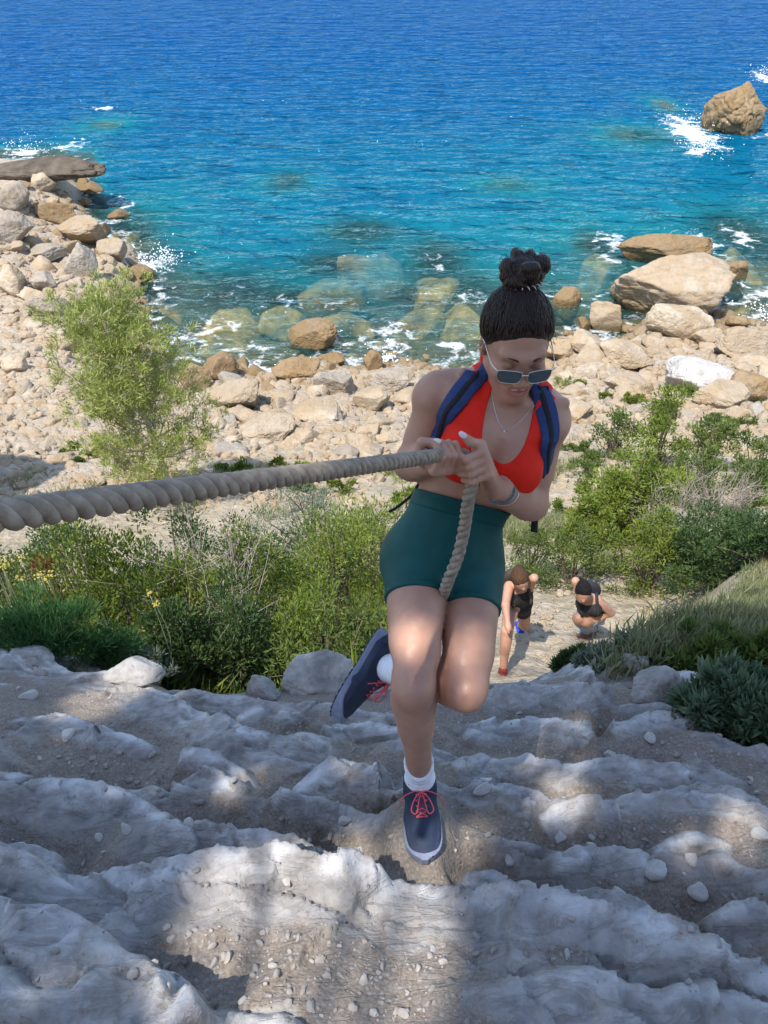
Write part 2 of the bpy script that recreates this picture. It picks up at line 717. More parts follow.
def ledges(X, Y):
    """height to add and how much bare rock shows, for flat arrays of near points"""
    n = len(X)
    P3 = np.stack([X, Y, np.zeros(n)], 1)
    wx, wy = X + 0.035 * fbm(P3 * 5.5, 3) + 0.010 * noise3(P3 * 24), Y + 0.035 * fbm(P3 * 5.5 + 40, 3) + 0.010 * noise3(P3 * 24 + 9)
    add, rock, lip = np.zeros(n), np.zeros(n), np.zeros(n)
    for line, A, B, Wd in _led:
        lo, hi = line.min(0) - 0.75, line.max(0) + 0.75
        m = (wx > lo[0]) & (wx < hi[0]) & (wy > lo[1]) & (wy < hi[1])
        if not m.any(): continue
        x, y = wx[m], wy[m]
        best, sgn, tt = np.full(len(x), 1e9), np.zeros(len(x)), np.zeros(len(x))
        k = len(line) - 1
        for i in range(k):
            a, b = line[i], line[i + 1]
            ex, ey = b - a
            L2 = ex * ex + ey * ey + 1e-12
            t = np.clip(((x - a[0]) * ex + (y - a[1]) * ey) / L2, 0, 1)
            qx, qy = x - a[0] - t * ex, y - a[1] - t * ey
            d2 = qx * qx + qy * qy
            c = ex * qy - ey * qx
            u = d2 < best
            best = np.where(u, d2, best); sgn = np.where(u, np.where(c > 0, -1, 1), sgn); tt = np.where(u, (i + t) / k, tt)
        d = np.sqrt(best) * sgn                    # positive: uphill side
        taper = sstep(0, 0.12, tt) * sstep(1, 0.88, tt)
        va = 0.75 + 0.5 * noise3(np.stack([x * 3, y * 3, np.full(len(x), A * 100)], 1))
        r = 0.026
        up = 1.5 * A * np.exp(-np.maximum(d, 0) / Wd)
        dn = 1.5 * A - (1.5 * A + 1.25 * B) * sstep(0, -r, d)
        dn = np.where(d < -r, -1.25 * B * np.exp(-((-d - r) / (Wd * 0.9)) ** 2), dn)
        h = np.where(d > 0, up, dn) * taper * va
        add[m] += h
        rk = taper * np.exp(-((d - Wd * 0.25) / (Wd * 0.80)) ** 2) * sstep(-0.06, 0.0, d)
        rock[m] = np.maximum(rock[m], rk)
        lip[m] = np.maximum(lip[m], taper * np.exp(-((d - 0.020) / (0.014 + 0.10 * Wd)) ** 2))
    return add, rock, lip


def full_h(X, Y):
    X, Y = np.asarray(X, float).ravel(), np.asarray(Y, float).ravel()
    z = base_h(X, Y)
    near = (Y < 4.6) & (Y > -0.6)
    rock, lip = np.zeros(len(X)), np.zeros(len(X))
    if near.any():
        x, y = X[near], Y[near]
        a, rk, lp = ledges(x, y)
        fade = sstep(-0.5, 0.2, y) * sstep(4.2, 3.2, y)
        P3 = np.stack([x, y, z[near] * 0.6], 1)
        n1 = fbm(P3 * 3.2, 4)
        n2 = fbm(P3 * np.array([9., 9, 9]), 4, ridged=True)
        rk = np.clip(rk * (0.75 + 0.9 * fbm(P3 * 5 + 7, 3)) + 0.55 * sstep(0.25, 0.55, fbm(P3 * 2.3 + 31, 3)), 0, 1)
        n3 = fbm(P3 * 34, 3)
        # small natural steps running across the slope
        vv = (y + 0.26 * x + 0.20 * fbm(P3 * 1.5 + 5, 3) + 0.030 * fbm(P3 * 7, 3)) / 0.235
        row_ = np.floor(vv); fr_ = vv - row_
        mm = np.clip(noise3(np.stack([x * 1.7, row_ * 3.7, 0 * x + 2], 1)) * 1.7 + 0.45, 0, 1)
        saw = fr_ ** 1.4 * (1 - sstep(0.90, 1.0, fr_))
        a = a + 0.070 * mm * (saw - 0.35)
        rk = np.maximum(rk, 0.85 * mm * sstep(0.40, 0.75, fr_))
        lp = np.maximum(lp, 0.8 * mm * np.exp(-((fr_ - 0.87) / 0.05) ** 2))
        al = x * 0.26 + y
        strat = fbm(np.stack([x * 3.5, al * 22, z[near] * 14], 1), 3, ridged=True)
        # blocky facets of the bare rock
        q2 = np.stack([x + 0.05 * fbm(P3 * 6 + 3, 2), y * 1.35 + 0.05 * fbm(P3 * 6 + 23, 2)], 1) / 0.17
        ci = np.floor(q2).astype(int)
        bd, fac = np.full(len(x), 1e9), np.zeros(len(x))
        for ox in (-1, 0, 1):
            for oy in (-1, 0, 1):
                c_ = ci + [ox, oy]
                hs = _perm[(_perm[c_[:, 0] & 1023] + c_[:, 1]) & 1023]
                cx_, cy_ = c_[:, 0] + 0.5 + 0.45 * _g[hs, 0], c_[:, 1] + 0.5 + 0.45 * _g[hs, 1]
                dx_, dy_ = q2[:, 0] - cx_, q2[:, 1] - cy_
                d_ = dx_ * dx_ + dy_ * dy_
                u_ = d_ < bd
                h_ = _perm[(hs + 77) & 1023]
                fac = np.where(u_, 0.75 * _g[h_, 2] + 0.9 * (_g[h_, 0] * dx_ + _g[h_, 1] * dy_), fac)
                bd = np.where(u_, d_, bd)
        crack = np.exp(-(noise3(P3 * np.array([4., 7, 6]) + 11) / 0.05) ** 2)
        det = a + 0.030 * n1 + rk * (0.022 * n2 + 0.030 * fac + 0.006 * n3 + 0.004 * strat - 0.016 * crack) + (1 - rk) * (0.006 * fbm(P3 * 16, 3) + 0.005 * np.maximum(0, noise3(P3 * 40)))
        # the tread the front shoe stands on
        fx, fy = x - FOOT[0], y - (FOOT[1] - 0.06)
        flat = np.exp(-((fx / 0.10) ** 2 + (fy / 0.17) ** 2) ** 2)
        zn = z[near] + det * fade
        zn = zn * (1 - flat) + (SOLE_Z - 0.004 + 0.25 * (zn - z[near]) * 0 + 0.004 * n3) * flat
        z[near] = zn
        rock[near], lip[near] = rk * fade, lp * fade
    mid = (Y >= 3.2) & (Y < 60)
    if mid.any():
        x, y = X[mid], Y[mid]
        P3 = np.stack([x, y, np.zeros(len(x))], 1)
        z[mid] += sstep(3.2, 5, y) * (0.16 * fbm(P3 * 0.9, 4) + 0.05 * fbm(P3 * 4.5, 3, ridged=True) * sstep(10, 20, y) + 0.05 * fbm(P3 * 3, 3))
    return z, rock, lip


SOLE_Z = at(420, 779, 2.13)[2] - 0.086


def hz(x, y):
    return float(full_h(np.array([x]), np.array([y]))[0][0])


# ------------------------------------------------------------------ the ground, one sheet
def fan(rows, cols, c0, c1):
    Y = rows[:, None] + 0 * cols[None]
    X = cols[None] * (np.hypot(np.maximum(rows - c0, 0), c1) + np.maximum(-1 - rows, 0) * 0.8)[:, None]
    return X.ravel(), Y.ravel()


def grid_faces(nr, nc):
    i = np.arange(nr - 1)[:, None] * nc + np.arange(nc - 1)[None]
    return np.stack([i, i + 1, i + nc + 1, i + nc], -1).reshape(-1, 4).astype(np.int32)


rows = [-55.0]
while rows[-1] < -5: rows.append(rows[-1] + 1.0)
while rows[-1] < 0.25: rows.append(rows[-1] + 0.15)
while rows[-1] < 3.6: rows.append(rows[-1] + 0.0085)
st_ = 0.0085
while rows[-1] < 118:
    st_ = min(st_ * 1.03, 0.0022 * rows[-1] + 0.02) if rows[-1] < 30 else st_ * 1.03
    rows.append(rows[-1] + st_)
rows = np.array(rows)
u = np.linspace(-1, 1, 560)
cols = 0.70 * u + 0.85 * np.sign(u) * np.abs(u) ** 5
gx, gy = fan(rows, cols, 0.3, 1.7)
gz, g_rock, g_lip = full_h(gx, gy)

gm, nt, b = new_mat("ground_surface")
c = coords(nt)
geo = N(nt, "ShaderNodeNewGeometry")
pos = geo.outputs['Position']
a_rock, a_lip, a_far, a_path = (attr_n(nt, k) for k in ("rock", "lip", "far", "path"))
# limestone
n1, n2, n3 = noise_n(nt, pos, 5, 6, 0.6, 0.6), noise_n(nt, pos, 26, 5, 0.65), noise_n(nt, pos, 120, 4, 0.6)
rockc = ramp(nt, n1, [(0.30, (0.17, 0.155, 0.145)), (0.45, (0.28, 0.262, 0.247)), (0.60, (0.39, 0.368, 0.348)), (0.8, (0.30, 0.252, 0.205))])
rockc = mix(nt, math_n(nt, 'MULTIPLY', ramp(nt, n2, [(0.45, (0, 0, 0)), (0.75, (1, 1, 1))]), 0.55), rockc, (0.16, 0.14, 0.13))
wornf = math_n(nt, 'MULTIPLY', a_lip, ramp(nt, noise_n(nt, pos, 11, 4), [(0.38, (0.1, 0.1, 0.1)), (0.60, (1, 1, 1))]), True)
mpc = N(nt, "ShaderNodeMapping"); nt.links.new(pos, mpc.inputs[0])
mpc.inputs['Rotation'].default_value = (0, 0, R(-14)); mpc.inputs['Scale'].default_value = (5, 16, 12)
ck = noise_n(nt, mpc.outputs[0], 1.0, 5, 0.6, 0.8)
ckl = ramp(nt, ck, [(0.455, (0, 0, 0)), (0.49, (1, 1, 1)), (0.51, (1, 1, 1)), (0.545, (0, 0, 0))])
rockc = mix(nt, math_n(nt, 'MULTIPLY', ckl, 0.26), rockc, (0.10, 0.088, 0.08))
rockc = mix(nt, math_n(nt, 'MULTIPLY', wornf, 0.72), rockc, (0.62, 0.61, 0.61))
# dirt with gravel
dirt = ramp(nt, n1, [(0.3, (0.135, 0.105, 0.080)), (0.7, (0.24, 0.19, 0.145))])
dirt = mix(nt, 0.5, dirt, ramp(nt, n3, [(0.3, (0.12, 0.10, 0.085)), (0.7, (0.38, 0.33, 0.285))]))
vc = vor_n(nt, pos, 75, 'F1', 'Color')
vd = vor_n(nt, pos, 75, 'F1', 'Distance')
sep = N(nt, "ShaderNodeSeparateColor"); nt.links.new(vc, sep.inputs[0])
peb = math_n(nt, 'MULTIPLY', math_n(nt, 'GREATER_THAN', sep.outputs[0], 0.55), math_n(nt, 'LESS_THAN', vd, 0.42))
dirt = mix(nt, math_n(nt, 'MULTIPLY', peb, 0.75), dirt, ramp(nt, sep.outputs[1], [(0, (0.13, 0.115, 0.10)), (1, (0.34, 0.31, 0.275))]))
rfac = ramp(nt, math_n(nt, 'ADD', a_rock, math_n(nt, 'MULTIPLY', math_n(nt, 'SUBTRACT', n2, 0.5), 0.7)), [(0.22, (0, 0, 0)), (0.46, (1, 1, 1))])
near = mix(nt, rfac, dirt, rockc)
# far scree, path and soil
f1, f2 = noise_n(nt, pos, 0.7, 5, 0.6), noise_n(nt, pos, 6, 5, 0.65)
scree = ramp(nt, f2, [(0.3, (0.27, 0.215, 0.16)), (0.5, (0.43, 0.355, 0.265)), (0.7, (0.52, 0.44, 0.34))])
soil = ramp(nt, f1, [(0.35, (0.27, 0.235, 0.14)), (0.65, (0.46, 0.385, 0.27))])
soil = mix(nt, ramp(nt, f2, [(0.35, (0, 0, 0)), (0.6, (0.7, 0.7, 0.7))]), soil, scree)
pathc = mix(nt, 0.45, ramp(nt, noise_n(nt, pos, 3, 5), [(0.3, (0.40, 0.33, 0.24)), (0.7, (0.54, 0.46, 0.35))]), scree)
soil = mix(nt, a_path, soil, pathc)
beachf = attr_n(nt, "beach")
farc = mix(nt, beachf, soil, scree)
wetf = attr_n(nt, "wet")
farc = mix(nt, wetf, farc, (0.16, 0.12, 0.06))
nt.links.new(mix(nt, a_far, near, farc), b.inputs['Base Color'])
b.inputs['Roughness'].default_value = 0.85
b.inputs['Specular IOR Level'].default_value = 0.25
h = math_n(nt, 'ADD', math_n(nt, 'MULTIPLY', math_n(nt, 'SUBTRACT', n2, math_n(nt, 'MULTIPLY', ckl, 0.35)), 0.8), math_n(nt, 'MULTIPLY', n3, 0.45))
h = math_n(nt, 'ADD', h, math_n(nt, 'MULTIPLY', math_n(nt, 'SUBTRACT', 0.5, vd), math_n(nt, 'MULTIPLY', peb, 0.8)))
nb = bump(nt, None, h, 0.55, 0.012)
bump(nt, b, math_n(nt, 'MULTIPLY', f2, a_far), 0.8, 0.15, nb)

gd = mesh_data("ground", np.stack([gx, gy, gz], 1), grid_faces(len(rows), len(cols)), True, [gm])
ye = gy - coast_shift(gx)
attr(gd, "rock", g_rock)
attr(gd, "lip", g_lip)
attr(gd, "far", sstep(3.3, 4.6, gy))
ppx = np.interp(gy, [3.0, 4.5, 5.5, 6.5, 8, 10, 13], [0.75, 1.05, 1.30, 1.45, 1.3, 1.6, 2.2])
attr(gd, "path", np.exp(-((gx - ppx) / np.interp(gy, [3, 5, 6.5, 8, 12], [0.9, 0.95, 0.95, 0.6, 0.4])) ** 4) * (gy < 12))
attr(gd, "beach", np.maximum(sstep(15, 20, gy), sstep(-2.5, -4.5, gx) * sstep(9, 12, gy)))
attr(gd, "wet", sstep(SEA + 0.35, SEA - 0.1, gz))
ground = link("ground", gd)
tag(ground, "rocky hillside of limestone ledges and dirt falling to the shore", kind='structure')
# ------------------------------------------------------------------ boulders of the shore
def rock_mat(name, tA, tB, stain, dark, pale):
    m, nt, b = new_mat(name)
    c = coords(nt)
    oi = N(nt, "ShaderNodeObjectInfo")
    geo = N(nt, "ShaderNodeNewGeometry")
    wpos = geo.outputs['Position']
    n1, n2, n3 = noise_n(nt, wpos, 0.9, 6, 0.62, 0.4), noise_n(nt, wpos, 4.5, 5, 0.65), noise_n(nt, wpos, 18, 4, 0.6)
    tone = mix(nt, oi.outputs['Random'], tA, tB)
    rc = mix(nt, ramp(nt, n1, [(0.38, (0, 0, 0)), (0.60, (1, 1, 1))]), tone, stain)
    rc = mix(nt, math_n(nt, 'MULTIPLY', ramp(nt, n2, [(0.48, (0, 0, 0)), (0.68, (1, 1, 1))]), 0.7), rc, dark)
    rc = mix(nt, math_n(nt, 'MULTIPLY', n3, 0.35), rc, pale)
    sx = N(nt, "ShaderNodeSeparateXYZ"); nt.links.new(wpos, sx.inputs[0])
    zn = math_n(nt, 'ADD', sx.outputs[2], math_n(nt, 'MULTIPLY', n1, 1.0))
    wet = N(nt, "ShaderNodeMapRange"); nt.links.new(zn, wet.inputs[0])
    wet.inputs[1].default_value = SEA + 1.55; wet.inputs[2].default_value = SEA + 0.55
    wet.inputs[3].default_value = 0.0; wet.inputs[4].default_value = 1.0
    rc = mix(nt, math_n(nt, 'MULTIPLY', wet.outputs[0], 0.85), rc, (0.21, 0.14, 0.062))
    nt.links.new(rc, b.inputs['Base Color'])
    nt.links.new(ramp(nt, wet.outputs[0], [(0, (0.9,) * 3), (1, (0.45,) * 3)]), b.inputs['Roughness'])
    b.inputs['Specular IOR Level'].default_value = 0.25
    hh = math_n(nt, 'ADD', n2, math_n(nt, 'MULTIPLY', n3, 0.5))
    bump(nt, b, hh, 0.75, 0.12)
    return m


rockm = rock_mat("shore_limestone", (0.34, 0.265, 0.185), (0.53, 0.44, 0.33), (0.35, 0.24, 0.125), (0.23, 0.18, 0.13), (0.62, 0.55, 0.45))
brownm = rock_mat("brown_limestone", (0.24, 0.165, 0.092), (0.33, 0.235, 0.135), (0.26, 0.155, 0.06), (0.11, 0.08, 0.05), (0.42, 0.33, 0.22))
greym = rock_mat("grey_limestone", (0.30, 0.26, 0.215), (0.42, 0.37, 0.31), (0.30, 0.235, 0.16), (0.16, 0.14, 0.12), (0.55, 0.50, 0.44))
whitem = simple_mat("bleached_limestone", (0.46, 0.435, 0.405), 0.9, 0.28, 2.5, 0.8, 0.12)
darkm = simple_mat("weathered_dark_limestone", (0.10, 0.078, 0.056), 0.9, 0.45, 1.2, 0.8, 0.10)

ROCKS = []          # (x, y, radius) of everything near the waterline, for the foam


def hero(px, py, w, h, label, seed, deep=0.8, mat=None, cat="boulder", tilt=0.25, sink=0.25, facets=10, sharp=42, group=None, cracks=0.035, z_base=None, name="boulder", yaw=None, rough=0.085):
    """a boulder filling about w by h picture points whose middle is seen at px,py"""
    foot = ground_hit([px], [py + h * 0.36])[0]
    f = foot @ CAM_F
    rx = w / FPX * f / 2
    rz_img = h / FPX * f / 2
    a = PITCH + math.atan((py - CY) / FPX)
    ry = rx * deep
    # picture height = rz*cos + ry*sin
    rz = max((rz_img - 0.55 * ry * math.sin(a)) / math.cos(a), 0.42 * min(rx, rz_img * 1.6))
    V, F = rock_shape(seed, 5 if w > 45 else 4, facets, sharp, rough, (1, 1, 1), cracks)
    V = V / np.abs(V).max(0)
    yw = yaw if yaw is not None else random.Random(seed).uniform(-0.3, 0.3)
    V = (V * np.array([rx, ry, rz])) @ np.array(Matrix.Rotation(random.Random(seed).uniform(-tilt, tilt), 3, 'Y')).T @ rot_z(yw).T
    cen = at(px, py, f + 0.1 * ry)
    zb = max(base_h(np.array([cen[0]]), np.array([cen[1]]))[0], SEA - 1.0)
    cen = np.array([cen[0], cen[1], max(cen[2], zb - rz * 0.1)])
    V = V + cen
    low = V[:, 2].min()
    want = min(zb, foot[2]) - rz * sink
    if low > want:                       # let it reach down into the ground
        m = V[:, 2] < cen[2]
        V[m, 2] = cen[2] - (cen[2] - V[m, 2]) * (cen[2] - want) / (cen[2] - low)
    o = obj(name, V, F, mat or rockm)
    tag(o, label, cat, group)
    ROCKS.append((cen[0], cen[1], rx, ry))
    return o


HEROES = [
    # right-hand cluster
    (671, 285, 124, 92, "huge pale boulder, the largest of the rocks at the right of the woman's head", 11, .75),
    (668, 248, 108, 40, "long brown boulder lying behind the huge pale boulder at the water", 12, .5),
    (680, 322, 68, 50, "slanting slab leaning on the front of the huge pale boulder", 13, .6),
    (607, 318, 34, 44, "pointed upright boulder just left of the huge pale boulder", 14, .8),
    (588, 344, 40, 30, "rounded pale rock below the pointed upright boulder", 15, .8),
    (706, 338, 36, 32, "pinkish rounded rock in front of the slanting slab", 16, .8),
    (741, 342, 62, 42, "broad cracked rock at the right edge above the white slab", 17, .7),
    (741, 321, 30, 20, "small brown wet rock at the foot of the huge pale boulder beside the foam", 18, .8),
    (625, 356, 62, 36, "flat tan block left of the white slab", 19, .7),
    (632, 384, 52, 26, "low tan block below the flat tan block", 20, .8),
    (566, 297, 30, 24, "orange brown wet rock just right of the woman's hair bun", 21, .8),
    (585, 324, 20, 17, "small dark orange rock at the waterline right of the woman's head", 22, .8),
    (735, 270, 36, 26, "brown wet rock sticking out behind the huge pale boulder on the right", 23, .7),
    (722, 395, 60, 34, "tan block below the white slab", 25, .8),
    (752, 388, 46, 44, "sandy orange block right of the white slab", 26, .8),
    (560, 350, 40, 34, "pale block behind the woman's shoulder on the right", 27, .8),
    (570, 412, 44, 26, "tan boulder beside the woman's right-hand shoulder in the picture", 28, .8),
    # middle shore
    (311, 334, 62, 34, "brown overhanging boulder standing in the surf, middle of the shore", 31, .7),
    (240, 394, 62, 48, "big pale wedge boulder right of the pine tree", 32, .75),
    (220, 368, 38, 36, "dark grey wet boulder behind the big pale wedge boulder", 33, .8),
    (190, 378, 42, 34, "orange brown boulder beside the pine crown", 34, .8),
    (371, 362, 24, 28, "small dark boulder alone in the surf left of the woman's shoulder", 35, .8),
    (371, 400, 40, 32, "yellowish rounded boulder left of the woman's upper arm", 36, .8),
    (296, 368, 50, 32, "brown boulder just below the overhanging boulder", 37, .7),
    (335, 382, 46, 36, "grey slab under the small dark boulder", 38, .7),
    (395, 378, 54, 36, "grey tan boulder near the surf beside the woman's shoulder", 39, .8),
    (322, 413, 60, 26, "low flat pale rock in the middle of the scree", 40, .9),
    (268, 428, 58, 30, "broad sandy rock below the big pale wedge boulder", 41, .9),
    (338, 360, 22, 18, "small brown rock by the overhanging boulder", 42, .9),
    # left shore
    (77, 229, 64, 36, "squared pale block on top of the left shore rocks", 51, .7),
    (83, 263, 36, 48, "upright grey oval boulder on the left shore", 52, .7),
    (114, 250, 34, 28, "tan sloping boulder at the water beside the upright oval boulder", 53, .7),
    (138, 274, 34, 24, "orange rock breaking the wave left of the middle", 54, .8),
    (44, 183, 30, 24, "small triangular boulder below the dark rock platform", 55, .8),
    (55, 212, 42, 28, "brown boulder behind the squared pale block", 56, .8),
    (14, 198, 42, 34, "grey boulder at the left edge under the dark platform", 57, .8),
    (10, 232, 50, 46, "large shadowed boulder at the left edge beside the squared block", 58, .8),
    (44, 254, 42, 24, "low grey slab left of the upright oval boulder", 59, .8),
    (12, 283, 34, 42, "whitish rounded boulder at the left edge of the beach", 60, .8),
    (44, 284, 32, 28, "grey rounded boulder left of the pine top", 61, .8),
    (50, 308, 46, 34, "long grey boulder left of the pine crown", 62, .8),
    (18, 365, 30, 26, "pale boulder lying on the scree at the left edge", 63, .8),
    (66, 337, 30, 26, "tan boulder at the pine crown's left side", 64, .8),
]
for h in HEROES:
    kw = {}
    lb = h[4].split(' below')[0].split(' at ')[0].split(' left')[0].split(' beside')[0].split(' under')[0]
    if 'orange' in lb or 'brown' in lb or 'dark' in lb: kw['mat'] = brownm
    elif 'grey' in lb or 'shadowed' in lb: kw['mat'] = greym
    hero(*h[:4], h[4], h[5], h[6], **kw)
hero(706, 376, 82, 52, "flat white bleached slab, the brightest rock on the right shore", 24, .9, mat=whitem, sharp=30)
hero(736, 113, 64, 60, "craggy brown sea rock standing alone in the water", 71, .8, mat=brownm, rough=0.17, cracks=0.12, facets=26, tilt=.1, cat="sea rock", name="sea_rock")
hero(38, 170, 150, 34, "dark flat rock platform running into the sea at the far left", 72, .45, mat=darkm, cracks=0.06, facets=20, tilt=.03, cat="rock platform", name="rock_platform", yaw=0.0)

# ---- mid-sized rocks, one object each
rs = np.random.RandomState(21)
variants = []
for k in range(12):
    V, F = rock_shape(100 + k, 3, 9, 38, 0.075, (1, rs.uniform(.75, 1), rs.uniform(.55, .8)), 0.02)
    variants.append(mesh_data("rock", V, F, True, [rockm if k % 3 else greym]))
brown_variants = [mesh_data("rock", *rock_shape(160 + k, 3, 11, 36, 0.08, (1, .9, .7), .03), True, [brownm]) for k in range(5)]
zones = [
    # picture box, how many, size range in picture points, label, group
    ((0, 245, 75, 345), 46, (12, 32), "pale jumbled rock on the far left shore below the dark platform", "rocks of the far left shore"),
    ((0, 335, 110, 460), 56, (7, 20), "small pale stone lying on the left scree beside the pine", "stones of the left scree"),
    ((195, 385, 420, 455), 75, (12, 36), "tan rock in the scree between the pine and the woman", "rocks of the middle scree"),
    ((180, 360, 420, 395), 34, (10, 24), "brown wet rock along the middle waterline", "rocks along the middle waterline"),
    ((560, 335, 768, 425), 62, (12, 38), "pale broken rock of the right shore around the white slab", "rocks of the right shore"),
    ((20, 170, 120, 250), 16, (14, 28), "dark brown rock under the left rock platform", "rocks under the left platform"),
]
for (x0, y0, x1, y1), n, (s0, s1), lab, grp in zones:
    pts = np.stack([rs.uniform(x0, x1, n), rs.uniform(y0, y1, n)], 1)
    hit = ground_hit(pts[:, 0], pts[:, 1])
    for P in hit:
        if P[2] < SEA + 0.02 and rs.rand() < 0.8: continue
        f = P @ CAM_F
        size = s0 + (s1 - s0) * rs.rand() ** 1.8
        r = size / FPX * f / 2
        o = link("rock", brown_variants[rs.randint(5)] if 'brown' in lab else variants[rs.randint(12)])
        o.location = (P[0], P[1], max(P[2], SEA - 0.2) + r * 0.15)
        o.rotation_euler = (rs.uniform(-.3, .3), rs.uniform(-.3, .3), rs.uniform(0, 6.28))
        o.scale = (r * rs.uniform(.9, 1.25), r * rs.uniform(.8, 1.1), r * rs.uniform(.7, 1.1))
        tag(o, lab, "rock", grp)
        if P[2] < SEA + 0.6: ROCKS.append((P[0], P[1], r, r))

# ---- loose rubble nobody could count
def scatter_rubble(name, P, sizes, mat, sub, seed, label):
    rs = np.random.RandomState(seed)
    vs, fs, o = [], [], 0
    base = []
    for k in range(8):
        V, F = rock_shape(300 + k + seed, sub, 8, 26, 0.05, (1, .85, .65))
        base.append((V, F))
    for p_, s_ in zip(P, sizes):
        V, F = base[rs.randint(8)]
        V = (V * (s_ * rs.uniform(.75, 1.25, 3))) @ rot_rand(rs, .5).T + p_
        vs.append(V); fs.append(F + o); o += len(V)
    ob = link(name, mesh_data(name, np.concatenate(vs), np.concatenate(fs).astype(np.int32), False, [mat]))
    return tag(ob, label, kind='stuff')


n = 9000
px, py = rs.uniform(-20, 790, n), rs.uniform(190, 510, n)
hit = ground_hit(px, py)
ok = hit[:, 2] > SEA + 0.0
ok &= ~((hit[:, 0] > 0) & (hit[:, 1] < 16) & (rs.rand(n) < 0.75))
hit = hit[ok]
f = hit @ CAM_F
sz = (2.2 + 9.5 * rs.rand(len(hit)) ** 2.0) / FPX * f / 2 * 1.25
hit[:, 2] += sz * 0.2
scatter_rubble("rubble", hit, sz, rockm, 1, 3, "pale limestone rubble covering the shore")

n = 2600
px, py = rs.uniform(-20, 790, n), rs.uniform(250, 505, n)
hit = ground_hit(px, py)
bh_ = base_h(hit[:, 0], hit[:, 1])
hit = hit[((bh_ > SEA - 0.05) | ((bh_ > SEA - 0.5) & (rs.rand(n) < 0.25))) & ~((hit[:, 0] > 0) & (hit[:, 1] < 18))]
hit[:, 2] = np.minimum(hit[:, 2], base_h(hit[:, 0], hit[:, 1]) + 0.1)
f = hit @ CAM_F
sz = (8 + 9 * rs.rand(len(hit)) ** 2) / FPX * f / 2
scatter_rubble("rubble", hit, sz, rockm, 2, 13, "broken limestone blocks packed between the shore boulders")
n = 900
px, py = rs.uniform(495, 660, n), rs.uniform(560, 680, n)
hit = ground_hit(px, py)
hit = hit[(hit[:, 1] > 3.4) & (rs.rand(n) < 0.35 + 0.65 * (noise3(hit * 1.2) > 0))]
scatter_rubble("path_stones", hit, 0.012 + 0.055 * rs.rand(len(hit)) ** 3, rockm, 1, 17, "small pale stones strewn on the dirt path")

# ---- gravel on the near ledges
n = 4200
gxp = rs.uniform(-20, 790, n); gyp = rs.uniform(650, 1024, n)
hit = ground_hit(gxp, gyp)
zf, rk, lp = full_h(hit[:, 0], hit[:, 1])
keep = (rk < 0.35) | (rs.rand(n) < 0.12)
cl = noise3(np.stack([hit[:, 0] * 3, hit[:, 1] * 3, np.zeros(n)], 1))
keep &= (cl > -0.1) | (rs.rand(n) < 0.35)
keep &= ~((np.abs(hit[:, 0] - FOOT[0]) < 0.07) & (np.abs(hit[:, 1] - FOOT[1] + 0.06) < 0.16))
hit[:, 2] = zf
hit = hit[keep]
sz = 0.0025 + 0.010 * rs.rand(len(hit)) ** 4
hit[:, 2] += sz * 0.25
gravm = simple_mat("grey_gravel", (0.30, 0.27, 0.245), 0.9, 0.45, 14, 0.3, 0.002)
scatter_rubble("gravel", hit, sz, gravm, 1, 5, "grey gravel lying in the dirt between the rock ledges")
# a few bigger loose stones on the treads
loose = [(655, 868, 26), (700, 885, 20), (690, 862, 15), (620, 890, 22), (745, 800, 24), (760, 838, 18), (590, 850, 14), (130, 836, 13), (100, 838, 10), (195, 842, 15), (480, 800, 17),
         (510, 855, 12), (560, 838, 16), (345, 820, 12), (360, 838, 10), (235, 790, 10), (520, 712, 12), (290, 900, 12), (30, 700, 16), (70, 742, 16), (612, 752, 15), (648, 742, 13), (668, 760, 18), (585, 742, 12)]
stone_m = simple_mat("loose_stone", (0.44, 0.41, 0.38), 0.9, 0.3, 12, 0.4, 0.004)
sv = []
for k in range(6):
    V, F = rock_shape(700 + k, 3, 9, 22, 0.05, (1, .8, .6))
    sv.append(mesh_data("loose_stone", V, F, True, [stone_m]))
hit = ground_hit([q[0] for q in loose], [q[1] for q in loose])
zz = full_h(hit[:, 0], hit[:, 1])[0]
for (x, y, s), P, z in zip(loose, hit, zz):
    o = link("loose_stone", sv[rs.randint(6)])
    r = s / FPX * (P @ CAM_F) / 2
    o.location = (P[0], P[1], z + r * 0.25)
    o.scale = (r, r, r)
    o.rotation_euler = (rs.uniform(-.4, .4), rs.uniform(-.4, .4), rs.uniform(0, 6))
    side = "right of the woman's shoe" if x > 440 else "left of the woman's shoe"
    tag(o, "loose grey stone on the dirt steps " + side, "stone", "loose stones " + side)

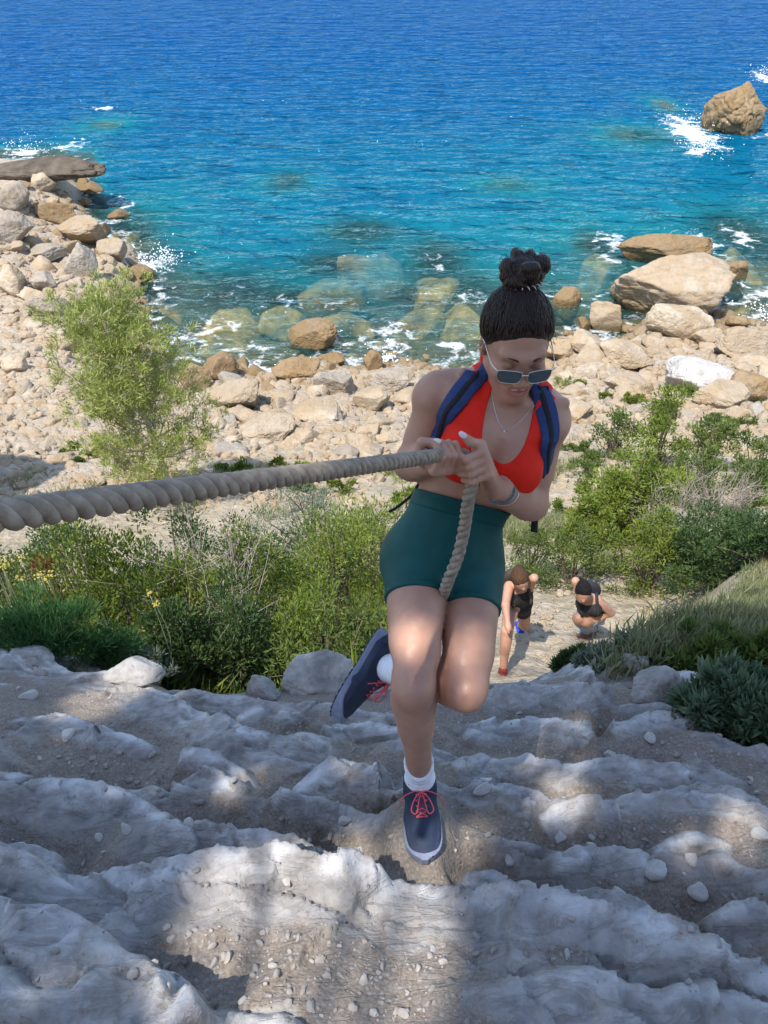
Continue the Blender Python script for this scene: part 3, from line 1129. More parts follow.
# ---- half-buried rocks along the brow of the ledges
ledge_m, nt, b = new_mat("ledge_limestone")
pos = N(nt, "ShaderNodeNewGeometry").outputs['Position']
q1, q2 = noise_n(nt, pos, 6, 6, 0.62, .5), noise_n(nt, pos, 30, 5, 0.65)
lc = ramp(nt, q1, [(0.3, (0.18, 0.165, 0.15)), (0.5, (0.29, 0.27, 0.25)), (0.68, (0.42, 0.39, 0.36))])
lc = mix(nt, math_n(nt, 'MULTIPLY', ramp(nt, q2, [(0.45, (0, 0, 0)), (0.75, (1, 1, 1))]), 0.5), lc, (0.13, 0.115, 0.10))
nt.links.new(lc, b.inputs['Base Color']); b.inputs['Roughness'].default_value = 0.85
bump(nt, b, q2, 0.6, 0.015)
for k, (x, y, w, h, lab) in enumerate([(310, 684, 88, 28, "pale rounded rock at the brow of the ledges left of the raised shoe"), (216, 680, 74, 32, "grey rock at the brow of the ledges below the left bushes"),
        (262, 690, 40, 20, "small grey rock between two larger ones at the brow"), (345, 662, 44, 26, "brown grey rock behind the raised shoe"), (368, 690, 50, 24, "grey rock just left of the knee at the brow"),
        (524, 700, 70, 34, "large grey rock at the foot of the path"), (585, 690, 60, 30, "grey rock under the low silvery plant"), (655, 688, 64, 34, "grey rock below the shaded bank"), (640, 664, 40, 22, "grey stone in the plants at the top of the ledges"),
        (690, 692, 44, 22, "grey rock beside the fine leaved plant"), (30, 665, 60, 24, "flat grey rock at the left edge of the brow"), (140, 692, 64, 14, "flat grey rock below the feathery plants")]):
    G = ground_hit([x], [y + h * .3])[0]
    f = G @ CAM_F
    r = w / FPX * f / 2
    V, F = rock_shape(1200 + k, 4, 13, 30, .09, (1, .8, .75), .05)
    V = V / np.abs(V).max(0) * np.array([r, r * .7, h / FPX * f * .75])
    V = V @ np.array(Matrix.Rotation(rs.uniform(-.2, .2), 3, 'Y')).T @ rot_z(rs.uniform(-.4, .4)).T
    zz_ = full_h(G[:1], G[1:2])[0][0]
    o = obj("ledge_rock", V + np.array([G[0], G[1] + r * .3, zz_]), F, ledge_m)
    tag(o, lab, "rock")

# ---- submerged boulders
subm = simple_mat("submerged_rock", (0.36, 0.245, 0.095), 0.9, 0.7, 0.8, 0.5, 0.1)
subs = [(360, 236, 76, 28, 1.3), (437, 266, 56, 44, 0.8), (285, 188, 56, 26, 2.2), (225, 300, 90, 44, 0.9), (285, 302, 52, 18, 0.35), (215, 330, 60, 22, 0.3), (395, 331, 46, 14, 0.08), (668, 108, 40, 20, 1.8),
        (640, 140, 110, 28, 2.4), (470, 300, 60, 30, 0.5), (510, 195, 80, 18, 3.2), (330, 268, 60, 20, 1.0), (600, 250, 40, 28, 0.6), (155, 300, 50, 34, 0.7), (110, 225, 40, 30, 1.0), (540, 300, 40, 20, 0.3),
        (420, 300, 50, 22, 0.7), (340, 305, 60, 18, 0.6), (180, 345, 40, 18, 0.3), (750, 240, 60, 40, 0.9), (760, 300, 40, 26, 0.6), (100, 130, 60, 16, 2.8)]
for k, (x, y, w, h, dep) in enumerate(subs):
    d = at(x, y, 1.0); f = SEA / d[2]
    P = d * f
    V, F = rock_shape(800 + k, 3, 12, 16, 0.09, (1, 1, 1))
    a = PITCH + math.atan((y - CY) / FPX)
    rx = w / FPX * f / 2; ry = h / FPX * f / 2 / math.sin(a)
    V = V * np.array([rx, ry, min(rx, ry) * 0.7 + 0.3])
    V = V + np.array([P[0], P[1] + dep * 0.6, SEA - dep - V[:, 2].max()])
    o = obj("submerged_boulder", V, F, subm)
    tag(o, "olive boulder under the clear water off the shore", "boulder", "boulders under the water")

# ------------------------------------------------------------------ the sea
rows = [20.0]
while rows[-1] < 90: rows.append(rows[-1] + 0.16)
st_ = 0.16
while rows[-1] < 9000:
    st_ *= 1.035
    rows.append(rows[-1] + st_)
rows = np.array(rows)
cols = np.linspace(-1.1, 1.1, 640)
wx, wy = fan(rows, cols, 0.0, 1.0)
dep = SEA - base_h(wx, np.minimum(wy, 118))
dep = np.where(wy > 110, 40.0, dep)
dep = dep + np.maximum(0, -wx - 9) * 0.45 * sstep(36, 56, wy) * sstep(0.6, 2.0, dep)
for x, y, w, h, dp in subs:
    d = at(x, y, 1.0); f = SEA / d[2]; Q = d * f
    a = PITCH + math.atan((y - CY) / FPX)
    rx, ry = w / FPX * f / 2, h / FPX * f / 2 / math.sin(a)
    m = (np.abs(wx - Q[0]) < rx * 2) & (np.abs(wy - Q[1] - dp * .6) < ry * 2)
    q = ((wx[m] - Q[0]) / rx) ** 2 + ((wy[m] - Q[1] - dp * .6) / ry) ** 2
    e_ = np.exp(-q * 0.75)
    dep[m] = dep[m] * (1 - e_) + np.minimum(dep[m], dp * 0.62) * e_
foam = np.zeros(len(wx))
P3 = np.stack([wx, wy, 0 * wx], 1)
shallow = sstep(1.7, 0.1, dep + 0.7 * fbm(P3 * 0.30, 3)) * (dep > -0.4)
foam = 0.62 * shallow
for x, y, rx, ry in ROCKS:
    if y < 24: continue
    m = (np.abs(wx - x) < rx + 3) & (np.abs(wy - y) < ry + 3)
    if not m.any(): continue
    d = np.hypot((wx[m] - x) / (rx + .2), (wy[m] - y) / (ry + .2))
    foam[m] = np.maximum(foam[m], (0.62 if rx > 1.5 else 0.52) * np.exp(-((d - 1.05) / 0.22) ** 2))


def splash(px, py, w, h, s):
    d = at(px, py, 1.0); f = SEA / d[2]; Q = d * f
    a = PITCH + math.atan((py - CY) / FPX)
    rx = w / FPX * f / 2; ry = h / FPX * f / 2 / math.sin(a)
    q = ((wx - Q[0]) / rx) ** 2 + ((wy - Q[1]) / ry) ** 2
    np.maximum(foam, s * np.exp(-q * 1.2), out=foam)
    return Q, rx, ry


SPLASH = [(692, 132, 62, 44, 1.05), (765, 78, 30, 18, .9), (150, 268, 62, 26, 1.0), (165, 262, 40, 16, .9), (20, 152, 80, 12, .9), (72, 146, 60, 20, .75), (105, 108, 44, 5, .85), (700, 240, 90, 34, .72), (735, 235, 50, 36, .85),
          (610, 240, 50, 26, .8), (765, 320, 24, 36, .95), (395, 330, 60, 24, .85), (385, 362, 44, 30, .9), (345, 350, 40, 30, .6), (262, 348, 90, 24, .62), (190, 345, 60, 26, .6), (60, 225, 20, 20, .9), (572, 330, 22, 40, .5), (700, 152, 50, 14, .9), (455, 345, 50, 14, .7), (750, 285, 40, 18, .8)]
SPL = [splash(*q) for q in SPLASH]
sea_m, nt, b = new_mat("sea_water")
geo = N(nt, "ShaderNodeNewGeometry")
pos = geo.outputs['Position']
d_ = attr_n(nt, "depth")
fo = attr_n(nt, "foam")
big = noise_n(nt, pos, 0.045, 4, 0.55)
dn = N(nt, "ShaderNodeMapRange"); nt.links.new(math_n(nt, 'ADD', d_, math_n(nt, 'MULTIPLY', math_n(nt, 'SUBTRACT', big, 0.5), 7.0)), dn.inputs[0])
dn.inputs[1].default_value = 0.0; dn.inputs[2].default_value = 26.0
wc = ramp(nt, dn.outputs[0], [(0.0, (0.05, 0.19, 0.175)), (0.08, (0.007, 0.150, 0.175)), (0.22, (0.0015, 0.105, 0.175)), (0.40, (0.0006, 0.078, 0.185)), (0.65, (0.0003, 0.062, 0.19)), (1.0, (0.0003, 0.054, 0.19))])
patch = noise_n(nt, pos, 0.35, 4, 0.6)
wc = mix(nt, math_n(nt, 'MULTIPLY', ramp(nt, patch, [(0.45, (0, 0, 0)), (0.65, (1, 1, 1))]), 0.35), wc, (0.001, 0.055, 0.13))
# waves
mp = N(nt, "ShaderNodeMapping"); nt.links.new(pos, mp.inputs[0])
mp.inputs['Rotation'].default_value = (0, 0, R(-12)); mp.inputs['Scale'].default_value = (0.6, 1.0, 1.0)
w1 = noise_n(nt, mp.outputs[0], 0.34, 3, 0.55, 0.3)
w2 = noise_n(nt, mp.outputs[0], 1.5, 3, 0.6, 0.4)
mp2 = N(nt, "ShaderNodeMapping"); nt.links.new(pos, mp2.inputs[0])
mp2.inputs['Rotation'].default_value = (0, 0, R(24)); mp2.inputs['Scale'].default_value = (0.5, 1.0, 1.0)
w3 = noise_n(nt, mp2.outputs[0], 0.7, 3, 0.55, 0.3)
hgt = math_n(nt, 'ADD', math_n(nt, 'MULTIPLY', w1, 0.55), math_n(nt, 'ADD', math_n(nt, 'MULTIPLY', w2, 0.16), math_n(nt, 'MULTIPLY', w3, 0.35)))
nrm = bump(nt, None, hgt, 1.0, 3.4)
dif = N(nt, "ShaderNodeBsdfDiffuse"); nt.links.new(wc, dif.inputs[0]); nt.links.new(nrm, dif.inputs['Normal'])
tr = N(nt, "ShaderNodeBsdfTransparent"); tr.inputs[0].default_value = (0.86, 0.90, 0.77, 1)
op = N(nt, "ShaderNodeMapRange"); nt.links.new(d_, op.inputs[0])
op.interpolation_type = 'SMOOTHSTEP'
op.inputs[1].default_value = -0.1; op.inputs[2].default_value = 4.6; op.inputs[3].default_value = 0.14; op.inputs[4].default_value = 1.0
bodyw = N(nt, "ShaderNodeMixShader"); nt.links.new(op.outputs[0], bodyw.inputs[0]); nt.links.new(tr.outputs[0], bodyw.inputs[1]); nt.links.new(dif.outputs[0], bodyw.inputs[2])
gls = N(nt, "ShaderNodeBsdfGlossy"); gls.inputs['Roughness'].default_value = 0.06; gls.inputs['Color'].default_value = (0.42, 0.74, 1.0, 1); nt.links.new(nrm, gls.inputs['Normal'])
fr = N(nt, "ShaderNodeFresnel"); fr.inputs['IOR'].default_value = 1.33; nt.links.new(nrm, fr.inputs['Normal'])
surf_ = N(nt, "ShaderNodeMixShader"); nt.links.new(math_n(nt, 'MULTIPLY', fr.outputs[0], 0.44), surf_.inputs[0]); nt.links.new(bodyw.outputs[0], surf_.inputs[1]); nt.links.new(gls.outputs[0], surf_.inputs[2])
# foam lace
fv = vor_n(nt, pos, 1.1, 'DISTANCE_TO_EDGE', 'Distance')
fn1, fn2 = noise_n(nt, pos, 0.7, 6, 0.62, 1.2), noise_n(nt, pos, 3.2, 5, 0.65, 1.0)
lace = math_n(nt, 'ADD', math_n(nt, 'MULTIPLY', fn1, 0.75), math_n(nt, 'ADD', math_n(nt, 'MULTIPLY', fn2, 0.45), math_n(nt, 'MULTIPLY', fv, -0.42)))
fm = math_n(nt, 'SUBTRACT', math_n(nt, 'ADD', math_n(nt, 'MULTIPLY', fo, 0.80), math_n(nt, 'MULTIPLY', math_n(nt, 'SUBTRACT', lace, 0.50), 2.0)), 0.58)
fmask = N(nt, "ShaderNodeMapRange"); nt.links.new(fm, fmask.inputs[0]); fmask.inputs[1].default_value = 0.0; fmask.inputs[2].default_value = 0.45
fd = N(nt, "ShaderNodeBsdfDiffuse"); fd.inputs[0].default_value = (0.80, 0.83, 0.84, 1)
fin = N(nt, "ShaderNodeMixShader"); nt.links.new(fmask.outputs[0], fin.inputs[0]); nt.links.new(surf_.outputs[0], fin.inputs[1]); nt.links.new(fd.outputs[0], fin.inputs[2])
nt.links.new(fin.outputs[0], nt.nodes["Material Output"].inputs['Surface'])
wz = SEA + 0.06 * fbm(P3 * np.array([0.25, 0.6, 1]), 3)
sd = mesh_data("sea", np.stack([wx, wy, wz], 1), grid_faces(len(rows), len(cols)), True, [sea_m])
attr(sd, "depth", dep); attr(sd, "foam", foam)
sea = link("sea", sd)
tag(sea, "clear blue sea with ripples, turquoise near the shore", kind='structure')

# ---- flying spray over the breaking waves
rs = np.random.RandomState(77)
dr = []
for k, (Q, rx, ry) in enumerate(SPL):
    if SPLASH[k][4] < 0.88: continue
    for i in range(140):
        p_ = Q + np.array([rs.normal() * rx * .5, rs.normal() * ry * .4, abs(rs.normal()) * 0.35 * min(rx, 1.6)])
        dr.append((ico(0)[0] * rs.uniform(0.012, 0.05) + p_, ico(0)[1]))
V, F = join(dr)
sp = link("spray", mesh_data("spray", V, np.array(F, np.int32), True, [simple_mat("spray_drops", (0.85, 0.87, 0.88), 0.5, 0.02)]))
tag(sp, "white spray thrown up by the waves on the rocks", kind='stuff')
# ------------------------------------------------------------------ plants
def leaf_mat(name, lo, hi, trans=0.35, rough=0.6):
    m, nt, b = new_mat(name)
    r = attr_n(nt, "tint")
    col_ = ramp(nt, r, [(0.0, lo), (1.0, hi)])
    nt.links.new(col_, b.inputs['Base Color'])
    b.inputs['Roughness'].default_value = rough
    b.inputs['Specular IOR Level'].default_value = 0.3
    t = N(nt, "ShaderNodeBsdfTranslucent"); nt.links.new(col_, t.inputs[0])
    mx = N(nt, "ShaderNodeMixShader"); mx.inputs[0].default_value = trans
    nt.links.new(b.outputs[0], mx.inputs[1]); nt.links.new(t.outputs[0], mx.inputs[2])
    nt.links.new(mx.outputs[0], nt.nodes["Material Output"].inputs['Surface'])
    return m


LM = dict(
    lentisk=leaf_mat("lentisk_leaves", (0.065, 0.105, 0.014), (0.22, 0.265, 0.045)),
    dark=leaf_mat("dark_leaves", (0.028, 0.064, 0.022), (0.105, 0.165, 0.050)),
    bright=leaf_mat("bright_leaves", (0.085, 0.145, 0.018), (0.29, 0.34, 0.06)),
    fennel=leaf_mat("feathery_leaves", (0.030, 0.095, 0.030), (0.085, 0.19, 0.060)),
    silver=leaf_mat("silvery_leaves", (0.115, 0.155, 0.105), (0.27, 0.31, 0.235)),
    fleshy=leaf_mat("fleshy_leaves", (0.045, 0.095, 0.040), (0.185, 0.245, 0.155)),
    dry=leaf_mat("dry_twigs", (0.16, 0.125, 0.09), (0.34, 0.29, 0.23), 0.15, 0.9),
    red=leaf_mat("rusty_leaves", (0.12, 0.045, 0.018), (0.24, 0.10, 0.04)),
    needle=leaf_mat("pine_needles", (0.21, 0.255, 0.05), (0.42, 0.46, 0.14)),
    grass=leaf_mat("grass_blades", (0.20, 0.23, 0.10), (0.42, 0.42, 0.24)),
    green=leaf_mat("green_herbs", (0.055, 0.10, 0.022), (0.19, 0.24, 0.06)),
    yellow=leaf_mat("yellow_petals", (0.34, 0.28, 0.05), (0.55, 0.46, 0.12), 0.2),
)
bark = simple_mat("grey_bark", (0.26, 0.225, 0.19), 0.9, 0.3, 40, 0.5, 0.01)
twig_m = simple_mat("brown_twig", (0.15, 0.115, 0.085), 0.9, 0.3, 40, 0.4, 0.005)


def blades(P, D, L, W, rs, fold=0.25, bend=0.0):
    """n leaves as folded diamonds"""
    n = len(P)
    D = D / (np.linalg.norm(D, axis=1)[:, None] + 1e-9)
    ref = rs.normal(size=(n, 3))
    S = np.cross(D, ref); S /= np.linalg.norm(S, axis=1)[:, None] + 1e-9
    Nn = np.cross(D, S)
    L, W = L[:, None], W[:, None]
    mid = P + D * L * 0.5
    V = np.stack([P, mid + S * W * .5 + Nn * W * fold, P + D * L + Nn * L * bend, mid - S * W * .5 + Nn * W * fold], 1).reshape(-1, 3)
    i = np.arange(n)[:, None] * 4
    F = np.concatenate([i + np.array([[0, 1, 2]]), i + np.array([[0, 2, 3]])], 0).astype(np.int32)
    return V, F


def foliage_obj(name, V, F, mat, parent, rs, per=4, tint=None):
    o = obj(name, V, F, mat, parent, smooth=False)
    n = len(V) // per
    t = rs.rand(n) if tint is None else np.clip(tint + rs.normal(size=n) * 0.18, 0, 1)
    attr(o.data, "tint", np.repeat(t, per))
    return o


def bush(name, base, rx, ry, h, mat, label, cat="bush", seed=0, n=2600, leaf=(0.05, 0.022), clumps=34, up=0.5, fill=0.5, stems=True, group=None, stem_mat=None, ragged=0.28):
    rs = np.random.RandomState(seed)
    root = empty(name, base, label, cat, group)
    base = np.asarray(base, float)
    th = rs.uniform(0, 2 * np.pi, clumps)
    zz = rs.uniform(0.02, 1, clumps) ** 0.8
    rad = np.sqrt(np.clip(1 - (zz * 0.96) ** 2.2, 0, 1)) * rs.uniform(fill, 1.0, clumps)
    wob = 1 + ragged * rs.normal(size=clumps)
    C = np.stack([np.cos(th) * rad * rx * wob, np.sin(th) * rad * ry * wob, zz * h * (1 + 0.6 * ragged * rs.normal(size=clumps))], 1)
    C[:, 2] = np.maximum(C[:, 2], 0.05 * h)
    cr = rs.uniform(0.13, 0.30, clumps) * (rx * ry * h) ** (1 / 3)
    k = rs.choice(clumps, n, p=cr ** 2 / (cr ** 2).sum())
    off = rs.normal(size=(n, 3)); off /= np.linalg.norm(off, axis=1)[:, None]
    off *= (rs.rand(n) ** 0.5)[:, None] * cr[k][:, None] * np.array([1, 1, 0.85])
    P = C[k] + off
    D = off / cr[k][:, None] + np.array([0, 0, up]) + 0.45 * rs.normal(size=(n, 3)) + 0.25 * (C[k] - np.array([0, 0, h * .3])) / max(rx, h)
    Lf = leaf[0] * rs.uniform(.6, 1.3, n); Wf = leaf[1] * rs.uniform(.7, 1.25, n)
    V, F = blades(P, D, Lf, Wf, rs)
    ct = rs.rand(clumps)
    foliage_obj("foliage", V + base, F, mat, root, rs, tint=0.20 + 0.6 * ct[k])
    if stems:
        parts = []
        for i in range(min(clumps, 22)):
            m = C[i] * np.array([.45, .45, .5]) + rs.normal(size=3) * 0.04 * h
            P_ = spline([np.array([rs.normal() * .05 * rx, rs.normal() * .05 * ry, -0.12 * h - 0.05]), m, C[i]], 8) + base
            parts.append(tube(P_, np.linspace(0.018, 0.004, 8) * max(.35, min(1.2, h)), 5))
        obj("stems", *join(parts), stem_mat or twig_m, root)
    return root


def at_ground(px, py):
    P = ground_hit([px], [py])[0]
    P[2] = full_h(P[:1], P[1:2])[0][0]
    return P


def on_line(px, Y, dz=0.0):
    """the ground point at depth Y that shows at column px"""
    f = 8.0
    for _ in range(30):
        X = (px - CX) / FPX * f
        z = hz(X, Y)
        f = Y * CP - z * SP
    return np.array([X, Y, z + dz])


bid = [0]


def B(px, Y, wpx, top_py, mat, label, **kw):
    """bush standing at depth Y, wpx picture points wide, its top showing at top_py"""
    P = on_line(px, Y)
    f = P @ CAM_F
    a = PITCH + math.atan((top_py - CY) / FPX)
    h = max(0.86 * (-math.tan(a) * Y - P[2]), 0.10)
    rx = wpx / FPX * f / 2
    bid[0] += 1
    s = dict(seed=500 + bid[0])
    name = kw.pop('name', 'bush')
    ry = kw.pop('ry', 0.8) * rx
    s.update(kw)
    return bush(name, P, rx, ry, h, mat, label, **s)


# left slope below the ledges
B(52, 2.75, 120, 606, LM['fennel'], "feathery bright green plant at the rock edge on the far left", name="fennel_plant", cat="plant", n=7000, leaf=(0.075, 0.006), clumps=60, up=1.1, fill=.1, ry=.7, ragged=.15)
B(118, 2.85, 76, 635, LM['fennel'], "low feathery green plant beside the larger one at the rock edge", name="fennel_plant", cat="plant", n=3000, leaf=(0.065, 0.006), clumps=40, up=1.0, fill=.1, ragged=.15)
B(152, 2.9, 44, 648, LM['silver'], "small silvery grey plant at the edge of the left ledge", name="silvery_plant", cat="plant", n=900, leaf=(0.045, 0.008), clumps=18, up=1.2)
B(128, 3.9, 125, 540, LM['lentisk'], "yellow green bush with upright leafy shoots in the middle of the left slope", n=6500, leaf=(0.042, 0.020), clumps=60, up=1.3)
B(190, 3.7, 80, 570, LM['lentisk'], "small yellow green bush right of the upright leafy bush", n=3200, leaf=(0.042, 0.018), clumps=36, up=1.1)
B(222, 3.85, 90, 552, LM['lentisk'], "rounded leafy bush just in front of the bare twigs", n=3800, leaf=(0.042, 0.019), clumps=40, up=.9, ragged=.18)
B(60, 4.4, 110, 560, LM['lentisk'], "olive bush behind the yellow flower stalks", n=4200, leaf=(0.045, 0.018), clumps=44, up=1.0)
B(20, 4.6, 120, 548, LM['dark'], "dark grey green bush at the left edge below the rope", n=4200, leaf=(0.05, 0.018), clumps=44)
B(250, 3.45, 120, 606, LM['dark'], "low dark green bush in front of the dry twigs", n=5200, leaf=(0.05, 0.016), clumps=50, up=.9)
B(190, 3.3, 90, 620, LM['dark'], "dark green low bush at the foot of the left slope", n=3600, leaf=(0.05, 0.016), clumps=40, up=.9)
B(345, 4.7, 125, 502, LM['bright'], "tall sunlit yellow green juniper beside the woman's hip", n=9000, leaf=(0.050, 0.013), clumps=64, up=.7, ragged=.34)
B(318, 3.75, 95, 585, LM['bright'], "sunlit low green bush below the tall juniper", n=4200, leaf=(0.045, 0.014), clumps=40, up=.8)
B(368, 3.6, 60, 596, LM['green'], "green bush between the juniper and the woman's thigh", n=2600, leaf=(0.045, 0.014), clumps=30, up=.8)
B(262, 4.6, 110, 545, LM['lentisk'], "mid green bush left of the tall juniper", n=5600, leaf=(0.045, 0.018), clumps=50, up=.9)
B(300, 5.6, 100, 540, LM['dark'], "dark green bush in the hollow behind the tall juniper", n=4200, leaf=(0.055, 0.018), clumps=40)
B(190, 6.2, 120, 512, LM['dark'], "dark bush just below the rope", n=4600, leaf=(0.055, 0.020), clumps=44)
B(85, 6.4, 120, 524, LM['dark'], "dark bush below the thick part of the rope on the left", n=4200, leaf=(0.055, 0.020), clumps=40)
B(255, 7.2, 90, 510, LM['dark'], "dark green bush under the middle of the rope", n=3200, leaf=(0.055, 0.02), clumps=34)
B(315, 9.0, 110, 480, LM['silver'], "pale grey green bush above the tall juniper", n=3800, leaf=(0.06, 0.016), clumps=44, fill=.2)
B(395, 8.0, 60, 476, LM['bright'], "light green bush left of the woman's waist", n=2200, leaf=(0.06, 0.02), clumps=26)
B(365, 7.4, 60, 505, LM['green'], "green bush behind the woman's hip", n=2400, leaf=(0.06, 0.02), clumps=26)
B(90, 4.1, 30, 530, LM['red'], "small rusty brown dead bush in the left greenery", n=800, leaf=(0.045, 0.015), clumps=14, up=1.2)
B(330, 3.3, 110, 618, LM['green'], "sparse sunlit undergrowth at the foot of the juniper", n=2600, leaf=(0.05, 0.014), clumps=34, ragged=.4)


def twigs(name, px, Y, wpx, top_py, label, seed, n=46):
    rs = np.random.RandomState(seed)
    P0 = on_line(px, Y)
    f = P0 @ CAM_F
    a = PITCH + math.atan((top_py - CY) / FPX)
    h = -math.tan(a) * Y - P0[2]
    rx = wpx / FPX * f / 2
    root = empty(name, P0, label, "bush")
    parts = []
    for i in range(n):
        th = rs.uniform(0, 6.28)
        tip = np.array([math.cos(th) * rx, math.sin(th) * rx * .7, h]) * rs.uniform(.5, 1.0, 3)
        pts = spline([rs.normal(size=3) * .03, tip * .5 + rs.normal(size=3) * .05 * h, tip], 9)
        parts.append(tube(pts + P0, np.linspace(0.007, 0.002, 9), 4))
        for j in range(6):
            k = rs.randint(3, 9)
            d = rs.normal(size=3) * .13 * h + np.array([0, 0, .10 * h])
            parts.append(tube(spline([pts[k], pts[k] + d * .5 + rs.normal(size=3) * .02, pts[k] + d], 5) + P0, np.linspace(.003, .0012, 5), 3))
    obj("branches", *join(parts), DRY, root)
    return root


DRY = simple_mat("dry_wood", (0.34, 0.29, 0.25), 0.95, 0.25, 30)
twigs("dry_bush", 200, 4.0, 90, 520, "bare grey twiggy bush in the middle of the left slope", 41, 20)
twigs("dry_bush", 235, 3.6, 70, 575, "pale fallen twigs tangled in the lower left bushes", 42, 16)
twigs("dry_bush", 240, 5.0, 70, 505, "bare grey brush under the rope", 43, 18)

# flower stalks
def stalks(px, Y, wpx, top_py, n, label, seed, head=0.018, group=None):
    rs = np.random.RandomState(seed)
    P0 = on_line(px, Y)
    f = P0 @ CAM_F
    a = PITCH + math.atan((top_py - CY) / FPX)
    h = -math.tan(a) * Y - P0[2]
    root = empty("flower_stalk_plant", P0, label, "plant", group)
    st, hd_ = [], []
    for i in range(n):
        b0 = np.array([rs.uniform(-.5, .5) * wpx / FPX * f, rs.uniform(-.1, .1), 0])
        tp = b0 + np.array([rs.normal() * .04, rs.normal() * .04, h * rs.uniform(.7, 1.0)])
        st.append(tube(spline([b0, (b0 + tp) / 2 + rs.normal(size=3) * .015, tp], 7) + P0, 0.0022, 4))
        for j in range(14):
            q = tp + np.array([rs.normal() * head, rs.normal() * head, rs.normal() * .004])
            hd_.append((ico(0)[0] * np.array([.006, .006, .004]) + q + P0, ico(0)[1]))
    obj("stems", *join(st), LM_STALK, root)
    V, F = join(hd_)
    foliage_obj("blossom", V, np.array(F, np.int32), LM['yellow'], root, rs, 12)


LM_STALK = simple_mat("pale_stalk", (0.30, 0.31, 0.20), 0.8)
stalks(18, 3.0, 30, 500, 5, "tall yellow flower stalks at the left edge under the rope", 61, .022)
stalks(62, 3.1, 50, 545, 9, "pale yellow flower stalks in front of the upright leafy bush", 62)
stalks(160, 3.05, 30, 600, 3, "short yellow flower stalks over the dark low bushes", 63, .012)
for i_ in range(9):
    stalks(644 + 7 * i_, 3.7 + .15 * (i_ % 3), 3, 612 + 3 * (i_ % 4), 1, "yellow flower standing in the grass of the right bank", 64 + i_, .022, "yellow flowers on the right bank")

# right slope
B(622, 9.8, 96, 458, LM['bright'], "large bright green bush right of the woman's elbow", n=8000, leaf=(0.085, 0.032), clumps=70, up=.6, ragged=.34, ry=.9)
B(586, 9.2, 60, 492, LM['bright'], "bright green bush at the left foot of the large bright bush", n=3200, leaf=(0.075, 0.03), clumps=34)
B(655, 14.5, 66, 400, LM['bright'], "yellowish flowering bush below the white slab", n=3000, leaf=(0.09, 0.04), clumps=34)
B(610, 16.0, 60, 412, LM['green'], "small green bush left of the yellowish flowering bush", n=2000, leaf=(0.09, 0.04), clumps=26)
B(648, 7.4, 100, 530, LM['lentisk'], "olive green bush above the second hiker", n=5200, leaf=(0.06, 0.025), clumps=50, ragged=.35)
B(715, 6.8, 120, 524, LM['dark'], "big dark green bush at the right edge above the shaded bank", n=7000, leaf=(0.06, 0.025), clumps=60, ragged=.3)
B(765, 6.2, 90, 520, LM['dark'], "dark bush cut by the right edge of the photo", n=3600, leaf=(0.06, 0.025), clumps=36)
B(690, 7.9, 70, 500, LM['dark'], "dark green bush behind the olive green bush", n=3000, leaf=(0.06, 0.025), clumps=30)
B(740, 10.5, 60, 462, LM['green'], "green bush on the pale slope near the right edge", n=2400, leaf=(0.075, 0.03), clumps=28)
B(755, 13.5, 54, 425, LM['green'], "green bush beside the pale rocks at the right edge", n=2400, leaf=(0.09, 0.04), clumps=28)
B(700, 15.0, 50, 415, LM['green'], "low green bush under the tan block on the right", n=1800, leaf=(0.09, 0.04), clumps=24)
B(690, 11.5, 60, 448, LM['green'], "green tuft right of the large bright bush", n=2000, leaf=(0.08, 0.03), clumps=24)
B(570, 7.6, 70, 528, LM['green'], "green bush between the woman's shorts and the path", n=2600, leaf=(0.06, 0.022), clumps=30)
B(530, 7.9, 60, 532, LM['green'], "grassy green bush at the head of the path", n=2200, leaf=(0.06, 0.018), clumps=26)
twigs("dry_bush", 712, 9.6, 80, 474, "dry grey bush on the pale slope at the right", 44, 70)
twigs("dry_bush", 655, 8.6, 70, 470, "bare stems rising from the large bright bush", 45, 26)
B(571, 2.6, 40, 662, LM['dark'], "small round dark green bush at the top of the ledges", n=2600, leaf=(0.045, 0.014), clumps=30, up=.8)
B(634, 2.35, 58, 682, LM['silver'], "silvery leafed plant on the rocks right of the path", name="silvery_plant", cat="plant", n=1500, leaf=(0.05, 0.014), clumps=26, up=.9)
B(600, 2.4, 40, 686, LM['silver'], "low silvery plant at the lower end of the path", name="silvery_plant", cat="plant", n=900, leaf=(0.05, 0.014), clumps=18, up=.9)
B(732, 1.72, 120, 700, LM['fleshy'], "big fleshy leaved plant on the bank at the lower right", name="fleshy_plant", cat="plant", n=3600, leaf=(0.062, 0.019), clumps=56, up=.9, fill=.2, ry=.9, ragged=.2)
B(768, 1.60, 80, 712, LM['fleshy'], "fleshy grey green plant cut by the right edge", name="fleshy_plant", cat="plant", n=1800, leaf=(0.062, 0.019), clumps=34, up=.9, fill=.2, ragged=.2)
B(715, 2.15, 100, 668, LM['green'], "fine leaved green plant above the big fleshy plant", name="green_plant", cat="plant", n=3800, leaf=(0.050, 0.013), clumps=46, up=.9, fill=.2)
B(768, 2.15, 90, 650, LM['green'], "fine leaved green plant at the right edge of the bank", name="green_plant", cat="plant", n=3000, leaf=(0.050, 0.013), clumps=40, up=.9, fill=.2)
B(698, 1.72, 50, 742, LM['fleshy'], "small fleshy plant hanging over the dirt at the lower right", name="fleshy_plant", cat="plant", n=1100, leaf=(0.058, 0.018), clumps=20, up=.5, fill=.2)

